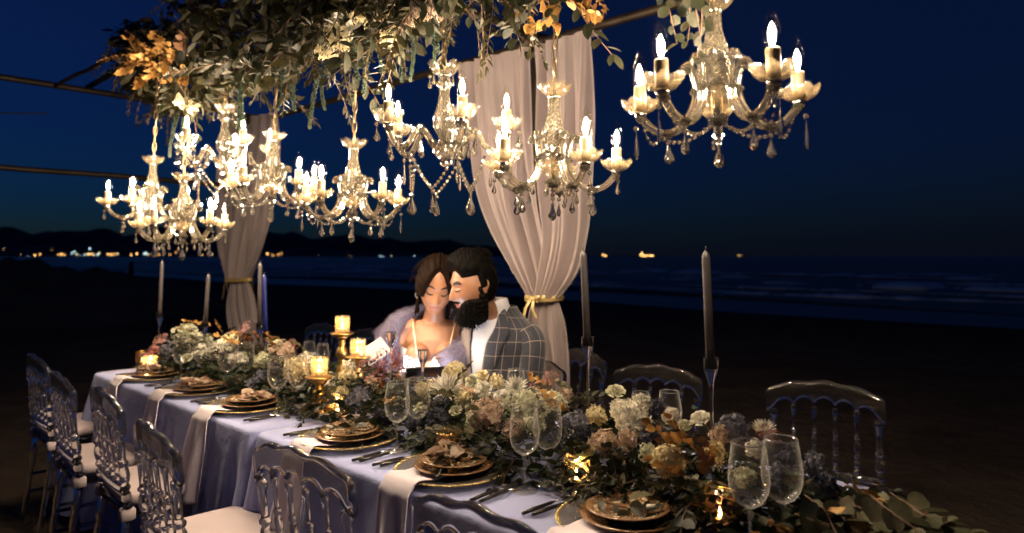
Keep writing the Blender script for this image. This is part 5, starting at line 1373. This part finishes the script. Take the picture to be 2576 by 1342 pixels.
def hand(g, wrist, fwd, side, curl):
    """palm, four fingers and a thumb rooted in the palm; fwd along the fingers, side towards the thumb"""
    wv, f, s = Vector(wrist), Vector(fwd).normalized(), Vector(side).normalized(); n = f.cross(s)
    g.tube([wv - f * .01, wv + f * .03, wv + f * .075], [(.016, .022), (.015, .036), (.012, .038)], 12, up=n)
    for k, L_ in enumerate((.066, .075, .070, .054)):
        b = wv + f * .075 + s * (.028 - .0185 * k); d1 = (f - n * curl * .5).normalized(); d2 = (f - n * curl * 1.3).normalized(); d3 = (f - n * curl * 2.2).normalized()
        g.tube([b - f * .02, b, b + d1 * L_ * .45, b + d1 * L_ * .45 + d2 * L_ * .3, b + d1 * L_ * .45 + d2 * L_ * .3 + d3 * L_ * .25], [.0088, .0086, .0080, .0074, .0055], 8)
    b = wv + f * .022 + s * .026; d = (f * .7 + s * .8 - n * .35).normalized(); g.tube([b - s * .015, b, b + d * .035, b + d * .035 + (f * .9 + s * .2 - n * .4).normalized() * .03], [.012, .0115, .0098, .0068], 8)
WPX = 0
def head_matrix(px, py, v, scale, yaw, pitch, roll):
    u, vv, z = pv(px, py, v); p = W(u, vv, z)
    return Matrix.Translation(p) @ Matrix.Rotation(yaw, 4, 'Z') @ Matrix.Rotation(roll, 4, 'Y') @ Matrix.Rotation(pitch, 4, 'X') @ Matrix.Scale(scale, 4)

# --- the woman
u_, v_, _ = pv(1092, 900, 1.02); WB = W(u_, v_, 0); WZ = .50
wo = thing('person', 'woman in a lilac fur stole and thin straps looking down at the glow', 'person', (WB.x, WB.y, 0))
Wl = Matrix.Translation(-Vector((WB.x, WB.y, 0)))
YAW = R(4)
Bm = Matrix.Rotation(YAW, 4, 'Z')
HW = Wl @ head_matrix(1099, 722, .96, 1.10, R(9), R(24), R(7))
Pw = head_fn('f'); P_SEX[0] = 'f'
g = MB(); xf(shell(Pw, lambda d, p: 0.0, 120, 90), Matrix.Identity(4)); hd = shell(Pw, lambda d, p: 0.0, 120, 90); ear(hd, -1); ear(hd, 1); xf(hd, HW)
hc = HW @ Vector((0, .015, -.06))
body = MB(); body.add(hd.v, hd.f)
def bp(x, y, z): return Bm @ Vector((x, y, z))
body.tube([hc, (hc + bp(0, .035, 1.07)) / 2, bp(.0, .02, 1.06), bp(0, .02, .98)], [(.050, .048), (.048, .046), (.058, .062), (.08, .10)], 18, up=(0, -1, 0))
body.tube([bp(0, .02, .47), bp(0, .02, .60), bp(0, .01, .74), bp(0, .0, .88), bp(0, .005, .97), bp(0, .015, 1.03), bp(0, .02, 1.065)], [(.11, .165), (.105, .155), (.085, .125), (.105, .15), (.092, .160), (.066, .150), (.045, .085)], 28, up=(0, -1, 0))
for s in (-1, 1):
    body.ball(bp(s * .075, -.085, .905), (.062, .060, .062), 16, 12)
    sh, el, wr = bp(s * .158, .02, 1.015), bp(s * .205, -.02, .79), bp(s * .055, -.20, .845)
    body.tube([bp(s * .09, .02, 1.03), sh, (sh + el) / 2, el, (el + wr) / 2, wr], [.050, .050, .040, .035, .034, .024], 14)
    hand(body, wr, bp(-s * .25, -.6, .25), bp(-s * .5, .1, .9), .5)
    body.tube([bp(s * .09, .0, .52), bp(s * .10, -.22, .54), bp(s * .10, -.42, .53), bp(s * .10, -.45, .30), bp(s * .10, -.45, .05)], [.10, .088, .065, .055, .042], 14)
    body.ball(bp(s * .10, -.50, .035), (.045, .12, .035), 12, 8)
me = remesh(body, .0052, 2); ob('body', me, M['skin_w'], wo)
features(Pw, wo, HW, 'f')
def hair_w(d, p):
    x, y, z = d
    if z < -.55: return -.012
    line = .84 - 1.0 * min(1, abs(x) / .74) ** 2.0                              # parted in the middle, swept to the temples
    front = y < .12
    part = .010 * math.exp(-(x / .05) ** 2) * (1 if z > .3 and y < .5 else 0)
    th = .020 + .010 * max(0, z) + .014 * max(0, y) + .0025 * math.sin(26 * x * (1 - .3 * z) + 9 * z) + .0015 * math.sin(61 * x + 15 * z)
    if front:
        k = (z - line) / .10; k = max(0, min(1, k + .5)); back = max(0, min(1, (y + .02) / .14))
        k = max(k, back); th = -.008 + (th + .008) * (k * k * (3 - 2 * k))
    low = max(0, min(1, (z + .55) / .3)); return -.008 + (th - part + .008) * low
hg = shell(Pw, hair_w, 110, 80)
for k in range(46):
    s = -1 if k % 2 else 1; t = rng.uniform(0, 1); x0 = s * (.066 + .012 * t); y0 = .0 + .075 * t
    pts = [(x0, y0, .02 - .03 * t), (x0 * 1.12, y0 + .012, -.05), (x0 * (1.08 - .1 * t), y0 + .012, -.10), (x0 * (1.02 - .15 * t) + .01 * rng.uniform(-1, 1), y0 + .02, -.15 - .03 * rng.uniform(0, 1))]
    hg.tube(cat_rom(pts, 4), [.0095 * (1 - .75 * q) for q in np.linspace(0, 1, 13)], 6)
for k in range(170):
    x0 = rng.uniform(-.066, .066); y0 = rng.uniform(.0, .07); zz = .118 * math.sqrt(max(0, 1 - (x0 / .075) ** 2 - (y0 / .098) ** 2)); d = np.array((x0, y0, zz)); d /= np.linalg.norm(d); p = np.array((x0, y0, zz)) + d * .026; sd_ = 1 if x0 > 0 else -1
    hg.tube(cat_rom([p, p + (sd_ * .015, .006, -.012) + d * .008, p + (sd_ * .032, .012, -.045) + d * .006 * rng.uniform(0, 2)], 3), [.0013, .0012, .0011, .001, .0009, .0007, .0004], 4, False)
xf(hg, HW).build('hair', M['hair_w'], wo)
for s in (-1, 1):
    g = MB()
    for k in range(9): a = k * .7; g.ball((s * .082 + .005 * math.cos(a), .012 + .004 * math.sin(a), -.040 - .0035 * k), .0040, 6, 4)
    xf(g, HW).build('earring', M['diamond'], wo, False)
# dress, straps and stole
g = MB(); n = 40; rings = [(.46, .17, .125, .02), (.60, .16, .112, .02), (.74, .132, .094, .01), (.84, .155, .132, -.022), (.89, .164, .140, -.030), (.935, .163, .120, -.025)]
v = []; f = []
for j, (z, rx, ry, cyy) in enumerate(rings):
    for i in range(n):
        a = 2 * math.pi * i / n; fz = max(0, -math.sin(a)); v2 = 1 - min(1, abs(math.cos(a)) / .5)
        zz = z - (.075 * v2 * fz if j >= 4 else 0) + (.02 * math.sin(2 * a + 1.57) if j == 5 else 0)
        v.append(tuple(bp(rx * math.cos(a), cyy + ry * math.sin(a), zz)))
for j in range(len(rings) - 1):
    for i in range(n): k = (i + 1) % n; f.append((j * n + i, j * n + k, (j + 1) * n + k, (j + 1) * n + i))
g.add(v, f); g.build('dress', M['dress'], wo)
for s in (-1, 1):
    g = MB(); g.tube(cat_rom([bp(s * .075, -.145, .92), bp(s * .085, -.115, .98), bp(s * .098, -.058, 1.034), bp(s * .104, .02, 1.062), bp(s * .09, .10, 1.0)], 5), .0032, 6); g.build('strap', M['strap'], wo)
def fur_piece(paths, n_hair, L_, name):
    g = MB(); rs = np.random.default_rng(5)
    for pts, rad in paths:
        P3 = cat_rom(pts, 6); R3 = [float(q[0]) for q in cat_rom([(r, 0, 0) for r in rad], 6)]; m = len(P3)
        g.tube(P3, [r * .86 for r in R3], 14, up=(0, -1, .2))
        for k in range(n_hair):
            t = rs.uniform(0, m - 1.001); i = int(t); q = P3[i] + (P3[i + 1] - P3[i]) * (t - i); tan = P3[i + 1] - P3[i]; tan = tan / (np.linalg.norm(tan) + 1e-9); r = R3[i]
            e = rs.normal(0, 1, 3); e -= tan * (e @ tan); e /= np.linalg.norm(e)
            p0 = q + e * r * .82; L = L_ * rs.uniform(.6, 1.3); tuft = np.array((math.sin(p0[2] * 60 + p0[0] * 25), math.sin(p0[0] * 70 + 1), math.sin(p0[2] * 45))) * .6
            d1 = e * .8 + tan * .7 + tuft * .6 + rs.normal(0, .18, 3); d2 = e * .25 + tan * 1.0 + np.array((0, 0, -.5)) + tuft + rs.normal(0, .2, 3)
            p1 = p0 + d1 * L * .5; p2 = p1 + d2 * L * .55; sd = np.cross(e, tan) * .0013
            g.add([p0 - sd, p0 + sd, p1 + sd * .8, p1 - sd * .8, p2], [(0, 1, 2, 3), (3, 2, 4)])
    return g.build(name, M['fur'], wo)
def bl(x, y, z): return np.array(bp(x, y, z))
fur_piece([([bl(-.01, .13, 1.07), bl(-.10, .10, 1.075), bl(-.185, .02, 1.04), bl(-.225, -.03, .96), bl(-.235, -.05, .86), bl(-.235, -.05, .74)], [.05, .052, .056, .06, .064, .066]),
           ([bl(.0, .13, 1.07), bl(.11, .10, 1.06), bl(.185, .02, 1.005), bl(.185, -.09, .955), bl(.12, -.17, .90), (bl(.06, -.20, .86)), bl(.06, -.20, .74)], [.05, .052, .060, .072, .080, .086, .09]),
           ([bl(.20, .0, .98), bl(.235, -.04, .88), bl(.22, -.08, .74)], [.06, .075, .085])], 9000, .036, 'fur_stole')

# --- the man
u_, v_, _ = pv(1246, 900, 1.13); MBs = W(u_, v_, 0)
mn = thing('person', 'bearded man in a grey windowpane check jacket leaning towards the woman', 'person', (MBs.x, MBs.y, 0))
Ml = Matrix.Translation(-Vector((MBs.x, MBs.y, 0)))
P_SEX[0] = 'm'; Pm = head_fn('m')
HM = Ml @ head_matrix(1192, 722, .98, 1.09, R(-62), R(12), R(4))
TM = Matrix.Rotation(R(-38), 4, 'Z')                                    # jacket turned part of the way to her
def mp(x, y, z): return TM @ Vector((x, y, z))
hd = shell(Pm, lambda d, p: 0.0, 120, 90); ear(hd, -1); ear(hd, 1); xf(hd, HM)
body = MB(); body.add(hd.v, hd.f); hc = HM @ Vector((0, .02, -.06))
body.tube([hc, (hc + mp(0, .0, 1.10)) / 2, mp(0, .02, 1.09), mp(0, .03, .98)], [(.060, .058), (.060, .058), (.072, .07), (.10, .12)], 18, up=(0, -1, 0))
body.tube([mp(0, .02, .46), mp(0, .02, .7), mp(0, .02, .95), mp(0, .03, 1.04)], [(.11, .16), (.11, .15), (.115, .17), (.08, .13)], 24, up=(0, -1, 0))
for s in (-1, 1):
    wr = mp(s * .10, -.31, .80); body.tube(cat_rom([mp(s * .16, .03, 1.0), mp(s * .205, .01, .90), mp(s * .205, -.03, .80), mp(s * .17, -.16, .785), mp(s * .12, -.28, .80), wr], 3), [.04] * 12 + [.034, .03, .027, .025], 12); hand(body, wr, mp(-s * .5, -.7, .1), mp(-s * .4, .3, .85), .5)
    body.tube([mp(s * .10, .0, .53), mp(s * .11, -.25, .55), mp(s * .11, -.46, .54), mp(s * .11, -.48, .3), mp(s * .11, -.48, .05)], [.11, .095, .075, .062, .05], 14); body.ball(mp(s * .11, -.54, .04), (.05, .13, .04), 12, 8)
me = remesh(body, .0056, 2); ob('body', me, M['skin_m'], mn)
features(Pm, mn, HM, 'm')
def hair_m(d, p):
    x, y, z = d; line = .74 - .22 * min(1, abs(x) / .6) ** 2
    th = .012 + .032 * max(0, z) ** 1.5 + .026 * max(0, z) * max(0, -y + .25) + .0016 * math.sin(30 * x + 12 * y) + .0012 * math.sin(55 * y + 20 * x + 9 * z)
    if y < 0: th += .012 * max(0, z - .5) * (-y)
    k = max(0, min(1, (z - line) / .16 + .5)); bk = max(0, min(1, (y - .10) / .16)); side = max(0, min(1, (z + .05) / .12)) * max(0, min(1, (y + .06) / .12)) * (1 if abs(x) > .5 else 0)
    k = max(k, bk * max(0, min(1, (z + .60) / .15)), side); return -.008 + (th + .008) * k * k * (3 - 2 * k)
hg = shell(Pm, hair_m, 110, 80)
for k in range(340):
    a = rng.uniform(-1, 1); x = .058 * a; y = rng.uniform(-.030, .06); z = .118 * math.sqrt(max(0, 1 - (x / .074) ** 2 - (y / .096) ** 2)) + .016
    hg.tube([(x, y, z), (x * 1.02, y + .012, z + .018), (x + .006 * rng.normal(), y + .040, z + .022 + .006 * rng.normal())], [.0035, .003, .0006], 4, False)
xf(hg, HM).build('hair', M['hair_m'], mn)
def beard_f(d, p):
    x, y, z = d; px, pyy, pzz = p
    cheek = -.30 - .35 * (1 - min(1, abs(x) / .8)) ** 1.2 if y < .0 else -.10
    k = max(0, min(1, (cheek - z) / .14 + .5)); side = max(0, min(1, (abs(x) - .62) / .12)) * max(0, min(1, (.16 - abs(y + .02)) / .1)) * max(0, min(1, (.22 - z) / .15)); k = max(k, side * .75)
    k *= max(0, min(1, (.42 - y) / .2))
    mouth = math.exp(-(px / .021) ** 2 - ((pzz + .0605) / .0095) ** 2) if pyy < 0 else 0
    stache = math.exp(-(px / .034) ** 2 - ((pzz + .0455) / .006) ** 2) if pyy < 0 else 0
    th = (.007 + .016 * max(0, -z) ** 1.2 * max(.25, 1 - abs(x)) + .020 * math.exp(-((z + .95) / .35) ** 2) + .0030 * math.sin(40 * x + 22 * z) + .0025 * math.sin(33 * z - 28 * x + 17 * y))
    o = -.008 + (th + .008) * k * k * (3 - 2 * k); o = max(o, -.008 + .018 * stache if stache > .3 else -.008); return o * (1 - mouth) - .008 * mouth
bg = shell(Pm, beard_f, 120, 90)
for k in range(420):
    a = rng.uniform(-1, 1) * 1.25; dz = rng.uniform(-.98, -.45); q = math.sqrt(1 - dz * dz); d = (q * math.sin(a), -q * math.cos(a), dz); p = Pm(*d); o = beard_f(d, p)
    if o < .008: continue
    p = p + np.array(d) * o * .8; e = np.array(d) * .6 + np.array((0, -.15, -.8)) + rng.normal(0, .3, 3); bg.tube([p, p + e * .010, p + e * .020 + (0, 0, -.004)], [.0022, .002, .0004], 4, False)
xf(bg, HM).build('beard', M['beard'], mn)
# jacket: rings round the trunk, open in front over the shirt
JR = [(.50, .190, .150, .02), (.64, .182, .142, .02), (.78, .182, .142, .015), (.90, .196, .146, .02), (.98, .208, .142, .025), (1.035, .200, .122, .03), (1.075, .160, .100, .032), (1.110, .115, .082, .034), (1.145, .082, .074, .034)]
def jring(z, a, off=0.0):
    _, = (0,); rx, ry, c = lerp_list(JR, z); return mp((rx + off) * math.cos(a), c + (ry + off) * math.sin(a), z)
n = 72; nz = 44; v = []; f = []; uv = []
for j in range(nz + 1):
    z = .50 + (1.145 - .50) * j / nz
    for i in range(n + 1):
        a = 2 * math.pi * i / n + math.pi / 2; w = .004 * math.sin(7 * z * 6 + 3 * a) * max(0, 1 - abs(z - .75) / .3); v.append(tuple(jring(z, a, w))); uv.append((a * .185, z + .35 * max(0, z - 1.03) * abs(math.cos(a))))
for j in range(nz):
    for i in range(n): q = j * (n + 1) + i; f.append((q, q + 1, q + n + 2, q + n + 1))
g = MB(); g.add(v, f, uv)
for s in (-1, 1):
    pts = [mp(s * .165, .03, 1.030), mp(s * .200, .025, .985), mp(s * .212, .005, .90), mp(s * .212, -.03, .80), mp(s * .175, -.16, .785), mp(s * .12, -.28, .80)]
    P3 = cat_rom(pts, 6); g.tube(P3, [float(q[0]) for q in cat_rom([(r, 0, 0) for r in (.058, .062, .058, .054, .050, .042)], 6)], 22, uvs=.38, up=(0, -1, 0))
g.build('jacket', M['plaid'], mn)
def front_panel(wfun, off, z0, z1, sgn=None, name='', mat=None, uvm=False):
    g = MB(); n = 30; v = []; f = []; uv = []
    for j in range(n + 1):
        z = z0 + (z1 - z0) * j / n; a, b = wfun(z)
        for i in range(9):
            x = a + (b - a) * i / 8; v.append(tuple(jring(z, -math.pi / 2 + x, off + .004 * math.sin(math.pi * i / 8)))); uv.append((x * .19 + .02, z * 1.0))
    for j in range(n):
        for i in range(8): q = j * 9 + i; f.append((q, q + 1, q + 10, q + 9))
    g.add(v, f, uv if uvm else None); o = g.build(name, mat, mn); md = o.modifiers.new('thick', 'SOLIDIFY'); md.thickness = .004; return o
half = lambda z: float(np.interp(z, [.5, .62, 1.0, 1.10, 1.145], [.02, .05, .24, .46, .62]))
front_panel(lambda z: (-half(z), half(z)), .006, .52, 1.14, None, 'shirt_front', M['shirt'])
for s in (-1, 1):
    front_panel(lambda z: (s * half(z) * .96, s * (half(z) + float(np.interp(z, [.6, .95, 1.02, 1.13], [.05, .36, .42, .30])))), .013, .62, 1.135, s, 'lapel', M['plaid'], True)
g = MB(); nb_ = 40; v = []; f = []
nc = (HM @ Vector((0, .03, -.13)))
for j, (z, r, cx_) in enumerate(((1.075, .088, 0), (1.11, .080, .25), (1.15, .074, .5), (1.185, .072, .7), (1.178, .066, .7), (1.11, .070, .25))):
    c = mp(0, .030, z); t = Vector((nc.x, nc.y, c.z)); c = c.lerp(t, cx_ * .75)
    for i in range(nb_):
        a = 2 * math.pi * i / nb_ ; q = TM @ Vector((r * math.cos(a), r * 1.0 * math.sin(a), 0)); dip = -.040 * max(0, -math.sin(a)) ** 3
        v.append((c.x + q.x, c.y + q.y, z + dip))
for j in range(5):
    for i in range(nb_): k = (i + 1) % nb_; f.append((j * nb_ + i, j * nb_ + k, (j + 1) * nb_ + k, (j + 1) * nb_ + i))
g.add(v, f); g.build('shirt_collar', M['shirt'], mn)
# chairs the couple sit on
chair(*[q for q in to_uv(WB + Vector((.0, .0, 0)))[:1]], to_uv(WB)[1] + .27, math.pi, 'clear chair hidden under the seated woman', FG)
chair(to_uv(MBs)[0], to_uv(MBs)[1] + .27, math.pi, 'clear chair hidden under the seated man', FG)

# --- what lights their faces: a phone lying in her hands, screen up
M['screen'] = emitter('phone screen', (.92, .92, 1.0), 85); M['phone'] = plain('phone case', (.03, .035, .05), .3)
u_, v_, z_ = pv(1068, 925, .76); pp = W(u_, v_, .872)
ph_ = thing('phone', 'lit phone held low between the couple behind the flowers', 'phone', pp, R(8))
ph_.rotation_euler = (R(-38), 0, R(14))
g = MB(); g.box((0, 0, 0), (.165, .085, .008), .002); g.build('case', M['phone'], ph_)
g = MB(); g.grid(lambda s, t: ((s - .5) * .15, (t - .5) * .076, .0046), 1, 1); g.build('screen', M['screen'], ph_)
# white folded menu card propped beside her
u_, v_, z_ = pv(938, 888, .66); t = thing('menu_card', 'white printed card leaning among the glasses left of the woman', 'card', W(u_, v_, z_), TH)
g = MB(); g.box((0, 0, 0), (.10, .002, .14)); o = g.build('card', M['dress'], t, False); o.rotation_euler = (R(-50), R(35), 0)
